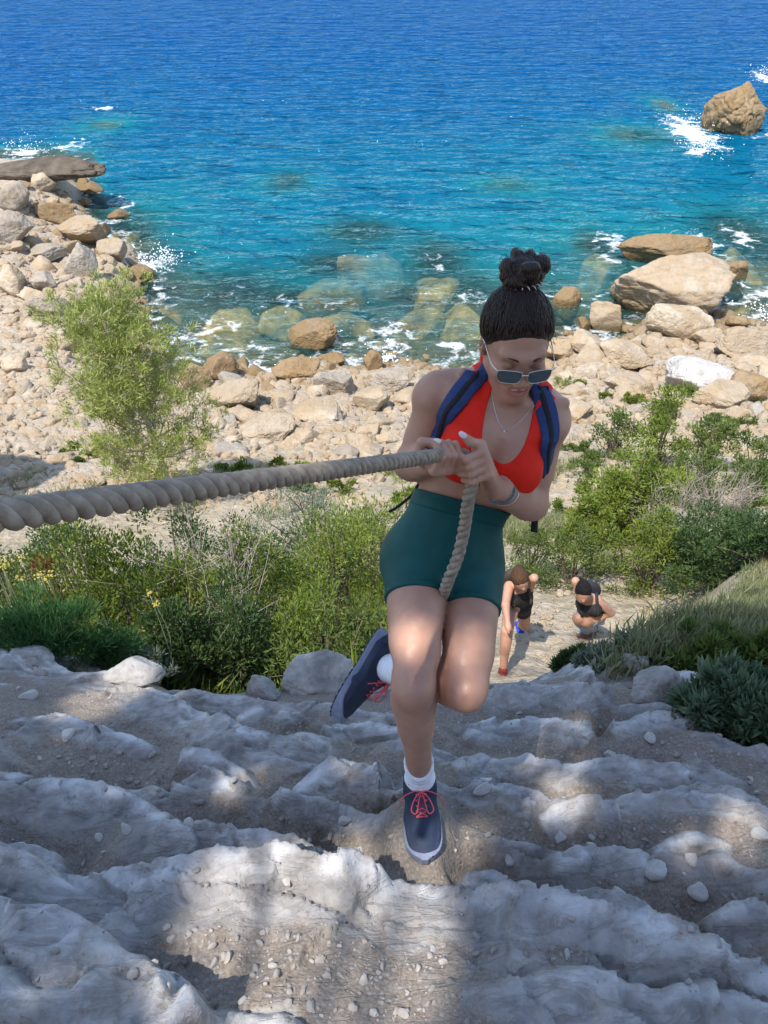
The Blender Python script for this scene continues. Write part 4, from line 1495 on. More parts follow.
# scattered low plants on the pale slopes
rs = np.random.RandomState(88)
zonep = [((575, 395, 768, 500), 16, 'green', "low green shrub scattered on the sunny right slope", "shrubs of the sunny right slope", 15, 44),
         ((40, 445, 240, 475), 10, 'green', "small green tuft on the left scree", "tufts of the left scree", 8, 22),
         ((380, 455, 440, 500), 6, 'bright', "small bright shrub left of the woman's waist", "shrubs left of the waist", 14, 30),
         ((180, 466, 420, 505), 16, 'bright', "small sunlit shrub on the pale slope under the rope", "shrubs under the rope", 16, 40),
         ((505, 450, 600, 520), 10, 'green', "low shrub on the pale slope beside the woman's hip", "shrubs beside the hip", 16, 40),
         ((555, 385, 640, 425), 8, 'bright', "bright green tuft among the rocks right of the woman's shoulder", "tufts right of the shoulder", 12, 28)]
for (x0, y0, x1, y1), n, mt, lab, grp, s0, s1 in zonep:
    for i in range(n):
        P = at_ground(rs.uniform(x0, x1), rs.uniform(y0, y1))
        if P[2] < SEA + .5: continue
        w = rs.uniform(s0, s1) / FPX * (P @ CAM_F) / 2
        bush("shrub", P, w, w * .8, w * rs.uniform(.5, .9), LM[mt if rs.rand() < .7 else 'lentisk'], lab, "shrub", 900 + i + int(x0), 520, (0.085, 0.034), 14, .7, .3, False, grp)

# grass: countless blades
def grass(name, pts, hgt, width, mat, label, seed, per=9, lean=0.35):
    rs = np.random.RandomState(seed)
    n = len(pts) * per
    P = np.repeat(pts, per, 0) + rs.normal(size=(n, 3)) * np.array([.05, .05, 0])
    D = rs.normal(size=(n, 3)) * lean + np.array([0, 0, 1.])
    V, F = blades(P, D, hgt * rs.uniform(.5, 1.2, n), width * rs.uniform(.7, 1.2, n), rs, .1, .12)
    me = mesh_data(name, V, F, False, [mat])
    attr(me, "tint", np.repeat(np.clip(np.repeat(rs.rand(len(pts)), per) * .7 + rs.rand(n) * .3, 0, 1), 4))
    return tag(link(name, me), label, kind='stuff')


def spots(n, box, rs, keep=None):
    px, py = rs.uniform(box[0], box[2], n), rs.uniform(box[1], box[3], n)
    h = ground_hit(px, py)
    h[:, 2] = full_h(h[:, 0], h[:, 1])[0]
    return h


g1 = spots(5200, (560, 580, 800, 720), rs)
pth = np.exp(-((g1[:, 0] - np.interp(g1[:, 1], [3.0, 4.5, 5.5, 6.5, 8], [0.75, 1.05, 1.30, 1.45, 1.3])) / 0.85) ** 4)
bx = rs.uniform(1.6, 5.5, 4500); by = rs.uniform(2.6, 6.8, 4500)
g1 = np.concatenate([g1, np.stack([bx, by, full_h(bx, by)[0]], 1)])
pth = np.exp(-((g1[:, 0] - np.interp(g1[:, 1], [3.0, 4.5, 5.5, 6.5, 8], [0.75, 1.05, 1.30, 1.45, 1.3])) / 0.85) ** 4)
g1 = g1[(g1[:, 1] > 2.2) & (g1[:, 0] > 1.58 + 0.80 * (g1[:, 1] - 2.9)) & (rs.rand(len(g1)) > pth * (g1[:, 1] > 3.2))]
grass("grass", g1, 0.13, 0.008, LM['grass'], "pale green grass on the shaded right bank", 5, 9)
g2 = np.concatenate([spots(2600, (500, 430, 790, 575), rs), spots(1300, (505, 525, 600, 575), rs), spots(700, (0, 470, 420, 520), rs)])
cl = noise3(np.stack([g2[:, 0] * .7, g2[:, 1] * .7, 0 * g2[:, 0]], 1))
g2 = g2[(cl > 0.2) & (g2[:, 1] > 6.6)]
grass("hillside_grass", g2, 0.26, 0.020, LM['grass'], "dry and green grass in patches on the sunny hillside", 6, 10)
lx, ly = rs.uniform(-3.6, 0.25, 4200), rs.uniform(3.0, 7.5, 4200)
g3 = np.stack([lx, ly, full_h(lx, ly)[0]], 1)
grass("undergrowth", g3, 0.24, 0.014, LM['lentisk'], "green undergrowth between the left bushes", 7, 7, .6)

# ------------------------------------------------------------------ the pine on the scree
def pine(px, Y, top_py, wpx, label, seed):
    rs = np.random.RandomState(seed)
    P0 = on_line(px, Y)
    f = P0 @ CAM_F
    a = PITCH + math.atan((top_py - CY) / FPX)
    h = -math.tan(a) * Y - P0[2]
    root = empty("pine_tree", P0, label, "pine tree")
    tr = spline([(0.15, 0, -0.2), (0.05, 0, h * .2), (-0.10, 0.05, h * .45), (-0.32, 0, h * .7), (-.42, 0, h * .98)], 30)
    # the trunk's top shows left of its foot
    parts = [tube(tr + P0, np.linspace(.075, .018, 30), 8)]
    tips = []
    w = wpx / FPX * f / 2
    for i in range(60):
        t = rs.uniform(.22, .99)
        k = int(t * 29)
        th = rs.uniform(0, 6.28)
        ln = w * np.interp(t, [.2, .45, .7, 1], [.95, .92, .72, .26]) * rs.uniform(.6, 1.1)
        d = np.array([math.cos(th), math.sin(th), rs.uniform(.25, .8)])
        b_ = spline([tr[k], tr[k] + d * ln * .5 + rs.normal(size=3) * .06, tr[k] + d * ln + np.array([0, 0, .10 * ln])], 10)
        parts.append(tube(b_ + P0, np.linspace(.018, .005, 10), 5))
        for j in range(11):
            q = b_[rs.randint(3, 10)]
            e_ = q + (rs.normal(size=3) * .17 + d * .13 + np.array([0, 0, .07]))
            parts.append(tube(np.array([q, (q + e_) / 2 + rs.normal(size=3) * .02, e_]) + P0, [.006, .004, .003], 4))
            tips.append((e_, unit(e_ - q)))
        tips.append((b_[-1], d))
    obj("trunk", *join(parts), PALE_BARK, root)
    P, D = [], []
    for e_, d in tips:
        for j in range(46):
            P.append(e_ + rs.normal(size=3) * .055)
            D.append(unit(d) * .5 + rs.normal(size=3) * .55 + np.array([0, 0, .45]))
    P, D = np.array(P), np.array(D)
    n = len(P)
    V, F = blades(P + P0, D, .125 * rs.uniform(.6, 1.2, n),     .017 * rs.uniform(.8, 1.2, n), rs, .05)
    foliage_obj("crown", V, F, LM['needle'], root, rs)
    return root


PALE_BARK = simple_mat("pale_bark", (0.40, 0.35, 0.29), 0.9, 0.3, 30, 0.4, 0.01)
pine(168, 12.3, 290, 128, "slender sunlit pine tree with sparse light green needles on the scree", 9)
# ------------------------------------------------------------------ the climber
shR, shL = at(442, 389, 1.87), at(547, 409, 1.89)
elR, elL = at(409, 464, 2.02), at(532, 505, 1.98)
wrR, wrL = at(436, 463, 1.785), at(492, 486, 1.80)
hipR, hipL = at(420, 560, 2.07), at(469, 566, 2.10)
knR, knL = at(413, 686, 1.87), at(467, 690, 1.89)
anR, anL = at(420, 779, 2.13), at(389, 668, 2.235)
neckB = at(501, 396, 1.88)
waist = at(459, 503, 2.02)
pelv = (hipR + hipL) / 2 + np.array([0, 0, 0.035])
chest = at(491, 438, 1.93)

TF = Frame(chest, unit(neckB - waist), shL - shR)
HF = Frame(pelv, unit(waist - pelv) + 0.25 * TF.M[:, 2], hipL - hipR)
hd = CAM_R * 0.20 + CAM_U * -0.78 + CAM_F * -0.58          # where the face looks
hup = CAM_R * 0.05 + CAM_U * 0.60 + CAM_F * -0.78
HD = Frame(at(516.5, 339, 1.76), hup, CAM_R * 0.96 + CAM_U * -0.08 + CAM_F * 0.24)

torso = Group(
    (TF.e((0, 0.0, -0.005), (0.132, 0.088, 0.155)), 0),
    (TF.e((0, -0.015, 0.085), (0.125, 0.070, 0.075)), 0.05),
    (cone(TF.p(-0.05, 0.005, -0.10), waist + TF.M[:, 0] * -0.035, 0.085, 0.078), 0.05),
    (cone(TF.p(0.05, 0.005, -0.10), waist + TF.M[:, 0] * 0.035, 0.085, 0.078), 0.05),
    (HF.e((0, 0.0, 0.035), (0.140, 0.098, 0.10)), 0.06),
    (HF.e((0, -0.005, -0.03), (0.137, 0.098, 0.095)), 0.06),
    (HF.e((-0.068, -0.060, -0.055), (0.080, 0.085, 0.095)), 0.05),
    (HF.e((0.068, -0.060, -0.055), (0.080, 0.085, 0.095)), 0.05),
    # chest
    (cone(TF.p(-0.12, 0.045, 0.085), TF.p(-0.055, 0.070, 0.02), 0.035, 0.05), 0.05),
    (cone(TF.p(0.12, 0.045, 0.085), TF.p(0.055, 0.070, 0.02), 0.035, 0.05), 0.05),
    (Group((TF.e((-0.064, 0.086, -0.030), (0.063, 0.062, 0.064)), 0), (TF.e((0.064, 0.086, -0.030), (0.063, 0.062, 0.064)), 0.004)), 0.022),
    # neck and shoulder girdle
    (cone(TF.p(-0.02, -0.02, 0.115), shR + TF.M @ np.array([0.035, -0.012, 0.018]), 0.05, 0.040), 0.04),
    (cone(TF.p(0.02, -0.02, 0.115), shL + TF.M @ np.array([-0.035, -0.012, 0.018]), 0.05, 0.040), 0.04),
    (cone(neckB - TF.M[:, 2] * 0.03, HD.p(0, -0.03, -0.07), 0.058, 0.051), 0.035),
    (cone(TF.p(-0.015, 0.050, 0.125), HD.p(-0.06, -0.035, -0.05), 0.012, 0.016), 0.02),
    (cone(TF.p(0.015, 0.050, 0.125), HD.p(0.06, -0.035, -0.05), 0.012, 0.016), 0.02),
    (cone(TF.p(-0.02, 0.058, 0.120), TF.p(-0.13, 0.030, 0.150), 0.008, 0.010), 0.018),
    (cone(TF.p(0.02, 0.058, 0.120), TF.p(0.13, 0.030, 0.150), 0.008, 0.010), 0.018),
)
# midline of the belly, navel
torso.add(cone(TF.p(0, 0.118, 0.035), TF.p(0, 0.142, -0.06), 0.010, 0.010), 0.010, 's')
torso.add(cone(TF.p(0, 0.105, -0.13), HF.p(0, 0.125, 0.07), 0.010, 0.010), 0.02, 's')


def arm(sh, el, wr, side):
    ax = unit(el - sh)
    fx = unit(wr - el)
    back = unit(-np.cross(np.cross(ax, fx), ax))
    g = Group(
        (ell(sh + ax * 0.030 + TF.M[:, 0] * side * 0.008, (0.057, 0.056, 0.060), frame(ax, back)), 0),
        (cone(sh, el, 0.046, 0.035), 0.02),
        (cone(sh + ax * 0.07 - back * 0.015, el - ax * 0.08 - back * 0.016, 0.041, 0.039), 0.018),
        (cone(sh + ax * 0.06 + back * 0.017, el - ax * 0.10 + back * 0.014, 0.038, 0.034), 0.018),
        (cone(el, wr, 0.037, 0.0255), 0.025),
        (cone(el + fx * 0.035, el + fx * 0.11, 0.044, 0.037), 0.020),
        (ell(el + back * 0.012, (0.028, 0.028, 0.028)), 0.015),
    )
    return g


def leg(hip, kn, an, fwd, side):
    t, c = unit(kn - hip), unit(an - kn)
    f = unit(np.asarray(fwd, float) - t * (np.asarray(fwd) @ t))
    bk = -unit(f - c * (f @ c)) if abs(f @ c) < 0.9 else -f
    cf = unit(t - c * (t @ c) + f * 0.35)            # shin front
    cf = unit(cf - c * (cf @ c))
    o = HF.M[:, 0] * side
    g = Group(
        (cone(hip, kn - t * 0.04, 0.083, 0.051), 0),
        (cone(hip + t * 0.02 + o * 0.012, kn - t * 0.12 + o * 0.010, 0.074, 0.050), 0.03),
        (cone(hip + t * 0.06 + f * 0.022, kn - t * 0.09 + f * 0.014, 0.064, 0.045), 0.03),
        (cone(hip + t * 0.05 - f * 0.030, kn - t * 0.12 - f * 0.016, 0.066, 0.046), 0.03),
        (ell(kn - t * 0.075 + f * 0.018 - o * 0.026, (0.026, 0.024, 0.042), frame(t, f)), 0.025),
        (ell(kn - t * 0.085 + f * 0.018 + o * 0.028, (0.024, 0.022, 0.05), frame(t, f)), 0.025),
        (ell(kn + f * 0.016 + cf * 0.012, (0.032, 0.028, 0.036), frame(t, f)), 0.035),
        (ell(kn, (0.047, 0.046, 0.052), frame(t, f)), 0.03),
        (ell(kn + c * 0.062 + cf * 0.022, (0.022, 0.018, 0.040), frame(c, cf)), 0.035),
        (cone(kn + c * 0.02, an, 0.046, 0.031), 0.03),
        (cone(kn + c * 0.075 - cf * 0.020 - o * 0.010, kn + c * 0.19 - cf * 0.012, 0.046, 0.034), 0.035),
        (cone(kn + c * 0.075 - cf * 0.016 + o * 0.014, kn + c * 0.16 - cf * 0.008 + o * 0.006, 0.042, 0.032), 0.03),
        (cone(kn + c * 0.07 + cf * 0.016, an + cf * 0.006, 0.026, 0.022), 0.02),
        (cone(an, an + c * 0.05, 0.033, 0.035), 0.02),
    )
    return g


to_cam = lambda P: unit(-np.asarray(P))
armR, armL = arm(shR, elR, wrR, -1), arm(shL, elL, wrL, 1)
legR = leg(hipR, knR, anR, HF.M[:, 1], -1)
legL = leg(hipL, knL, anL, HF.M[:, 1], 1)

# ---- rope path (hands close round it)
ROPE_R = 0.0148
ropef = lambda px: 1 / (1.515 - 0.002074 * px)
rope_ctrl = [at(x, 515.5 - 0.1365 * x, ropef(x)) for x in (-420, -200, -60, 60, 180, 300, 380, 425)]
rope_ctrl += [at(447, 453.5, 1.695), at(461, 454.5, 1.70), at(470, 460, 1.70), at(473.5, 471, 1.705), at(472, 484, 1.715), at(468, 502, 1.76),
              at(464, 530, 1.835), at(458, 556, 1.865), at(450, 576, 1.895), at(444, 592, 1.955), at(440, 604, 2.04), at(434, 626, 2.22), at(422, 680, 2.36), at(417, 735, 2.42)]
ropeP = spline(np.array(rope_ctrl), 900)


def hand(axis_thumb, centre, n, wr, phis, side, palm_phi, spread=0.0178, tipdrop=0.0):
    """fist round the rope: axis_thumb runs along the rope to the thumb, n faces the camera; phis = knuckle angles"""
    a = unit(axis_thumb)
    n = unit(n - a * (n @ a))
    u = np.cross(a, n) * side
    pol = lambda off, phi, r: centre + a * off + (n * math.cos(R(phi)) + u * math.sin(R(phi))) * r
    g = Group()
    tips = []
    heavy = [0.0, 0.0, 0.0, 0.0]
    for i in range(4):
        off = (1.5 - i) * spread
        fr = (0.0088, 0.0090, 0.0086, 0.0076)[i]
        rr = ROPE_R + fr * 0.92
        k = (0, 3, 0, -6)[i]
        j = [pol(off * 1.04, phis[0] + k, rr + 0.013), pol(off, phis[1] + k, rr + 0.0085), pol(off * 0.97, phis[2] + k * 1.5, rr + 0.003), pol(off * 0.94, phis[3] + k * 2, rr)]
        f = Group((cone(j[0], j[1], fr * 1.12, fr * 1.02), 0), (cone(j[1], j[2], fr * 1.0, fr * 0.92), 0.003), (cone(j[2], j[3], fr * 0.92, fr * 0.78), 0.003),
                  (ell(j[1], (fr * 1.1,) * 3), 0.004))
        g.add(f, 0.0015)
        tips.append((j[3], unit(j[3] - j[2])))
        heavy[i] = j[0]
    # palm from the knuckles back to the wrist
    mid = pol(0, palm_phi, ROPE_R + 0.021)
    palm = Group()
    for i in range(4):
        palm.add(cone(heavy[i], wr + a * (1.5 - i) * 0.0095, 0.0118, 0.0165), 0.014)
    palm.add(cone(mid + a * 0.024, wr + a * 0.012, 0.016, 0.019), 0.014)
    palm.add(cone(mid - a * 0.024, wr - a * 0.012, 0.015, 0.018), 0.014)
    g.add(palm, 0.006)
    return g, a, n, u, pol, tips


# her right hand: palm under the rope, fingers up over the front, thumb over the top
axR = unit(at(400, 460, 1.62) - at(465, 454, 1.70))
hR, aR, nR, uR, polR, tipR = hand(axR, at(443, 453.8, 1.69), to_cam(at(443, 453, 1.7)), wrR, (-85, -12, 62, 118), 1, 195)
if uR @ CAM_U < 0: print("uR down")
thR = [wrR + aR * 0.022 + nR * 0.012, polR(0.052, 190, 0.030), polR(0.046, 110, 0.031), polR(0.024, 72, 0.0295)]
hR.add(Group((cone(thR[0], thR[1], 0.0165, 0.0125), 0), (cone(thR[1], thR[2], 0.0118, 0.0105), 0.005), (cone(thR[2], thR[3], 0.0108, 0.0082), 0.004)), 0.006)
# her left hand: thumb uppermost, back of the hand to the right of the picture
axL = unit(at(461, 446, 1.69) - at(473.5, 484, 1.72))
hL, aL, nL, uL, polL, tipL = hand(axL, at(471, 466, 1.704), to_cam(at(470, 465, 1.7)) + CAM_R * 0.1, wrL, (62, -14, -84, -140), 1, 125)
thL = [wrL + aL * 0.026 + nL * 0.006, polL(0.040, 78, 0.034), polL(0.058, 30, 0.027), polL(0.078, 6, 0.0245)]
hL.add(Group((cone(thL[0], thL[1], 0.0175, 0.0130), 0), (cone(thL[1], thL[2], 0.0122, 0.0108), 0.005), (cone(thL[2], thL[3], 0.0110, 0.0080), 0.004)), 0.006)

# ---- head
e = HD.e
p = HD.p
head = Group(
    (e((0, -0.012, 0.018), (0.073, 0.092, 0.086)), 0),
    (e((0, 0.034, -0.035), (0.055, 0.056, 0.076)), 0.03),
    (cone(p(-0.046, 0.012, -0.066), p(-0.012, 0.070, -0.104), 0.018, 0.014), 0.03),
    (cone(p(0.046, 0.012, -0.066), p(0.012, 0.070, -0.104), 0.018, 0.014), 0.03),
    (e((0, 0.078, -0.103), (0.018, 0.014, 0.015)), 0.02),
    (e((-0.037, 0.063, -0.040), (0.023, 0.023, 0.020)), 0.025),
    (e((0.037, 0.063, -0.040), (0.023, 0.023, 0.020)), 0.025),
    (cone(p(-0.042, 0.070, 0.014), p(-0.010, 0.084, 0.012), 0.009, 0.010), 0.018),
    (cone(p(0.042, 0.070, 0.014), p(0.010, 0.084, 0.012), 0.009, 0.010), 0.018),
    (e((-0.031, 0.092, -0.008), (0.017, 0.014, 0.012)), 0.012, 's'),
    (e((0.031, 0.092, -0.008), (0.017, 0.014, 0.012)), 0.012, 's'),
    (e((-0.031, 0.072, -0.009), (0.014, 0.0135, 0.012)), 0.006),
    (e((0.031, 0.072, -0.009), (0.014, 0.0135, 0.012)), 0.006),
    (cone(p(0, 0.085, 0.004), p(0, 0.104, -0.038), 0.007, 0.0092), 0.012),
    (e((0, 0.106, -0.041), (0.0095, 0.0085, 0.0085)), 0.010),
    (e((-0.012, 0.100, -0.046), (0.008, 0.010, 0.007)), 0.007),
    (e((0.012, 0.100, -0.046), (0.008, 0.010, 0.007)), 0.007),
    (e((0, 0.080, -0.073), (0.030, 0.016, 0.022)), 0.014),
    # smile: lips round an open mouth
    (cone(p(-0.030, 0.074, -0.058), p(0, 0.0955, -0.0665), 0.0040, 0.0052), 0.005),
    (cone(p(0.030, 0.074, -0.058), p(0, 0.0955, -0.0665), 0.0040, 0.0052), 0.005),
    (cone(p(-0.029, 0.075, -0.061), p(0, 0.092, -0.084), 0.0042, 0.0062), 0.005),
    (cone(p(0.029, 0.075, -0.061), p(0, 0.092, -0.084), 0.0042, 0.0062), 0.005),
    (e((0, 0.095, -0.0735), (0.022, 0.012, 0.0062)), 0.003, 's'),
    # ears
    (e((-0.073, -0.006, -0.018), (0.009, 0.017, 0.030)), 0.008),
    (e((0.073, -0.006, -0.018), (0.009, 0.017, 0.030)), 0.008),
    (e((-0.082, -0.002, -0.014), (0.006, 0.009, 0.016)), 0.004, 's'),
    (e((0.082, -0.002, -0.014), (0.006, 0.009, 0.016)), 0.004, 's'),
)

body = Group((torso, 0), (head, 0.02))
lowR, lowL = Group((torso, 0), (legR, 0.035)), Group((torso, 0), (legL, 0.035))
body.add(armR, 0.022).add(armL, 0.022).add(lowR, 0.0).add(lowL, 0.0).add(hR, 0.008).add(hL, 0.008)
lo, hi = body.bound()
bodyV, bodyF = surf(body.d, lo, hi, 0.0034)


def fair(V, F, it=2, lam=0.5):
    """a light smoothing of the raw surface"""
    n = len(V)
    a = np.concatenate([F[:, i] for i in range(4)]); b = np.concatenate([F[:, (i + 1) % 4] for i in range(4)])
    for _ in range(it):
        s = np.stack([np.bincount(a, V[b, k], n) + np.bincount(b, V[a, k], n) for k in range(3)], 1)
        c = (np.bincount(a, minlength=n) + np.bincount(b, minlength=n))[:, None]
        V = V + lam * (s / np.maximum(c, 1) - V)
    return V


bodyV = fair(bodyV, bodyF, 1, 0.4)

# ---- materials
skin, nt, b = new_mat("skin")
c = coords(nt)
big, fine = noise_n(nt, c, 9, 3), noise_n(nt, c, 90, 3)
colr = ramp(nt, big, [(0.3, (0.40, 0.215, 0.148)), (0.7, (0.52, 0.295, 0.205))])
colr = mix(nt, math_n(nt, 'MULTIPLY', fine, 0.22), colr, (0.33, 0.15, 0.10))
colr = mix(nt, attr_n(nt, "flush"), colr, (0.45, 0.16, 0.13))
nt.links.new(colr, b.inputs['Base Color'])
b.inputs['Roughness'].default_value = 0.43
b.inputs['Specular IOR Level'].default_value = 0.45
b.inputs['Subsurface Weight'].default_value = 0.12
b.inputs['Subsurface Radius'].default_value = (0.012, 0.005, 0.003)
b.inputs['Subsurface Scale'].default_value = 0.6
vein = noise_n(nt, c, 26, 4, 0.6, 1.5)
nb = bump(nt, None, vein, 0.35, 0.004)
bump(nt, b, noise_n(nt, c, 420, 2), 0.18, 0.0008, nb)
nt.links.new(ramp(nt, noise_n(nt, c, 34, 3), [(0.35, (0.43,) * 3), (0.65, (0.62,) * 3)]), b.inputs['Roughness'])

person = empty("person", (anR[0], anR[1] - 0.05, anR[2] - 0.085),
               "woman in red sports top and green shorts leaning back to pull on the thick rope", "person")
L = HD.loc(bodyV)
lips = np.exp(-(((np.abs(L[:, 0]) - 0.0) / 0.026) ** 4)) * ((np.exp(-((L[:, 2] + 0.0655) / 0.0055) ** 2) + np.exp(-((L[:, 2] + 0.0815) / 0.007) ** 2)) > 0.45) * (L[:, 1] > 0.078) * (L[:, 2] > -0.09)
mouth = (L[:, 1] > 0.07) & (np.abs(L[:, 2] + 0.074) < 0.005) & (np.abs(L[:, 0]) < 0.022)
cheek = 0.22 * np.exp(-(((np.abs(L[:, 0]) - 0.038) / 0.02) ** 2 + ((L[:, 2] + 0.038) / 0.02) ** 2)) * (L[:, 1] > 0.03)
knee = sum(0.22 * np.exp(-(((bodyV - q) ** 2).sum(1)) / 0.055 ** 2) for q in (knR, knL, elR, elL))
flush = np.clip(0.75 * lips + cheek + knee + mouth * 0.9, 0, 1)
bo = obj("body", bodyV, bodyF, skin, person)
attr(bo.data, "flush", flush)

cloth_red = simple_mat("red_jersey", (0.72, 0.024, 0.012), 0.65, 0.08, 40, 0.12, 0.001, spec=0.15)
cloth_green = simple_mat("green_jersey", (0.002, 0.066, 0.064), 0.55, 0.16, 25, 0.15, 0.001, spec=0.25)
navy = simple_mat("navy_fabric", (0.022, 0.045, 0.15), 0.8, 0.2, 120, 0.3, 0.002)
black_f = simple_mat("black_fabric", (0.012, 0.012, 0.016), 0.8, 0.2, 120, 0.3, 0.002)
sock_m = simple_mat("white_knit", (0.80, 0.80, 0.84), 0.9, 0.05, 200, 0.4, 0.002)
silver = simple_mat("silver_wire", (0.75, 0.74, 0.72), 0.28, 0.03, 50, metal=1.0)
hair_m, nt, b = new_mat("dark_hair")
c = coords(nt)
w = N(nt, "ShaderNodeTexWave", wave_type='BANDS', bands_direction='X')
mp = N(nt, "ShaderNodeMapping")
nt.links.new(c, mp.inputs[0])
nt.links.new(mp.outputs[0], w.inputs['Vector'])
w.inputs['Scale'].default_value = 70
w.inputs['Distortion'].default_value = 9
w.inputs['Detail'].default_value = 3
nt.links.new(ramp(nt, w.outputs['Fac'], [(0.2, (0.010, 0.006, 0.005)), (0.9, (0.042, 0.023, 0.016))]), b.inputs['Base Color'])
b.inputs['Roughness'].default_value = 0.42
b.inputs['Specular IOR Level'].default_value = 0.32
bump(nt, b, w.outputs['Fac'], 0.5, 0.003)

# ---- sports top
z0 = -0.012


def wrinkle(P, s, a):
    return a * fbm(P * s, 3)


TT = Group((torso, 0))
def poly_sd(x, z, poly):
    """signed distance to a closed outline in the plane, negative inside"""
    p = np.asarray(poly, float)
    d = np.full(len(x), 1e9)
    ins = np.zeros(len(x), bool)
    for i in range(len(p)):
        a, b_ = p[i], p[(i + 1) % len(p)]
        ex, ez = b_ - a
        wx, wz = x - a[0], z - a[1]
        t = np.clip((wx * ex + wz * ez) / (ex * ex + ez * ez), 0, 1)
        d = np.minimum(d, (wx - ex * t) ** 2 + (wz - ez * t) ** 2)
        ins ^= ((a[1] > z) != (b_[1] > z)) & (x < ex * (z - a[1]) / (ez if abs(ez) > 1e-9 else 1e-9) + a[0])
    return np.where(ins, -1, 1) * np.sqrt(d)


def smooth_poly(poly, n=60):
    return spline(np.array(list(poly)), n)


neck_front = smooth_poly([(0, z0), (0.018, z0 + 0.003), (0.036, z0 + 0.020), (0.050, z0 + 0.050), (0.056, z0 + 0.090), (0.056, 0.14), (0.056, 0.30)])
neck_front = np.vstack([neck_front, [(-0.3, 0.30), (-0.3, z0)]])
neck_back = smooth_poly([(0, 0.07), (0.02, 0.075), (0.045, 0.10), (0.056, 0.14), (0.056, 0.30)])
neck_back = np.vstack([neck_back, [(-0.3, 0.30), (-0.3, 0.07)]])
hole_f = smooth_poly([(0.22, -0.06), (0.165, -0.02), (0.135, 0.03), (0.112, 0.08), (0.102, 0.12), (0.098, 0.30)])
hole_f = np.vstack([hole_f, [(0.5, 0.3), (0.5, -0.06)]])


def top_fn(P):
    q = TF.loc(P)
    x, y, z = np.abs(q[:, 0]), q[:, 1], q[:, 2]
    d = torso.d(P) - 0.0045 - wrinkle(P + 3, np.array([22., 22, 22]), 0.0012)
    neck = -np.where(y > 0.0, poly_sd(x, z, neck_front), poly_sd(x, z, neck_back))
    out = -poly_sd(x, z, hole_f)
    band = (-0.090 - z)
    return np.maximum(np.maximum(d, neck), np.maximum(out, band))


lo, hi = torso.bound()
V, F = surf(top_fn, TF.o - 0.26, TF.o + 0.26, 0.0032)
top = obj("sports_top", fair(V, F, 2, 0.5), F, cloth_red, person)
# zip of the top
def front_of(fn, x, z, fr=TF, y0=0.25, off=0.002):
    y = y0
    for _ in range(120):
        d = fn(fr.p(x, y, z)[None])[0]
        if d < 1e-4: break
        y -= min(max(d * 0.7, 0.0008), 0.01)
        if y < -0.3: break
    return fr.p(x, y + off, z)
dz = lambda P: torso.d(P) - 0.0045
zp = [front_of(dz, 0.0, z) for z in np.linspace(z0 - 0.004, -0.075, 10)]
obj("zip", *tube(zp, 0.0018, 6), silver, top)
q = zp[1]
obj("zip_pull", *join([tube([q + TF.M[:, 1] * 0.002, q + TF.M[:, 1] * 0.004 - TF.M[:, 2] * 0.018], [0.002, 0.0032], 8)]), silver, top)

# ---- shorts
waistn = unit(at(412, 489, 2.0) - at(505, 514, 2.0))
w_up = unit(CAM_U - waistn * (CAM_U @ waistn) + 0.15 * HF.M[:, 2])
w_pt = at(459, 500, 2.0)
Lleg = Group((legR, 0)); Rleg = Group((legL, 0))
tR, tL = unit(knR - hipR), unit(knL - hipL)
hemR, hemL = at(412, 600, 2.00), at(473, 609, 2.00)
def shorts_fn(P):
    d = smin(lowR.d(P), lowL.d(P), 0.012) - 0.0045 - wrinkle(P + 9, np.array([26., 26, 12]), 0.0013)
    hr, hl = (P - hemR) @ tR, (P - hemL) @ tL
    dr, dl = legR.d(P), legL.d(P)
    hem = np.where(dr < dl, hr, hl)
    return np.maximum(np.maximum(d, (P - w_pt) @ w_up), hem)
V, F = surf(shorts_fn, np.minimum(pelv, hemR) - 0.27, pelv + 0.27, 0.0034)
shorts = obj("shorts", fair(V, F, 2, 0.5), F, cloth_green, person)

# waistband, hems and the top's underband
def band_fn(P):
    d = smin(lowR.d(P), lowL.d(P), 0.012) - 0.0062
    s_ = (P - w_pt) @ w_up
    return np.maximum(np.maximum(d, s_ - 0.0012), -0.040 - s_)
V, F = surf(band_fn, np.minimum(pelv, w_pt) - 0.25, np.maximum(pelv, w_pt) + 0.25, 0.0036)
obj("waistband", fair(V, F, 1, 0.5), F, cloth_green, shorts)
def hem_fn(P):
    d = smin(lowR.d(P), lowL.d(P), 0.012) - 0.0058
    hr, hl = (P - hemR) @ tR, (P - hemL) @ tL
    hem = np.where(legR.d(P) < legL.d(P), hr, hl)
    return np.maximum(np.maximum(d, hem - 0.0008), -0.016 - hem)
V, F = surf(hem_fn, np.minimum(pelv, hemR) - 0.27, pelv + 0.27, 0.0036)
obj("hem", fair(V, F, 1, 0.5), F, cloth_green, shorts)
def under_fn(P):
    z = TF.loc(P)[:, 2]
    return np.maximum(np.maximum(torso.d(P) - 0.0062, z + 0.066), -0.0915 - z)
V, F = surf(under_fn, TF.o - 0.26, TF.o + 0.26, 0.0034)
obj("underband", fair(V, F, 1, 0.5), F, cloth_red, top)

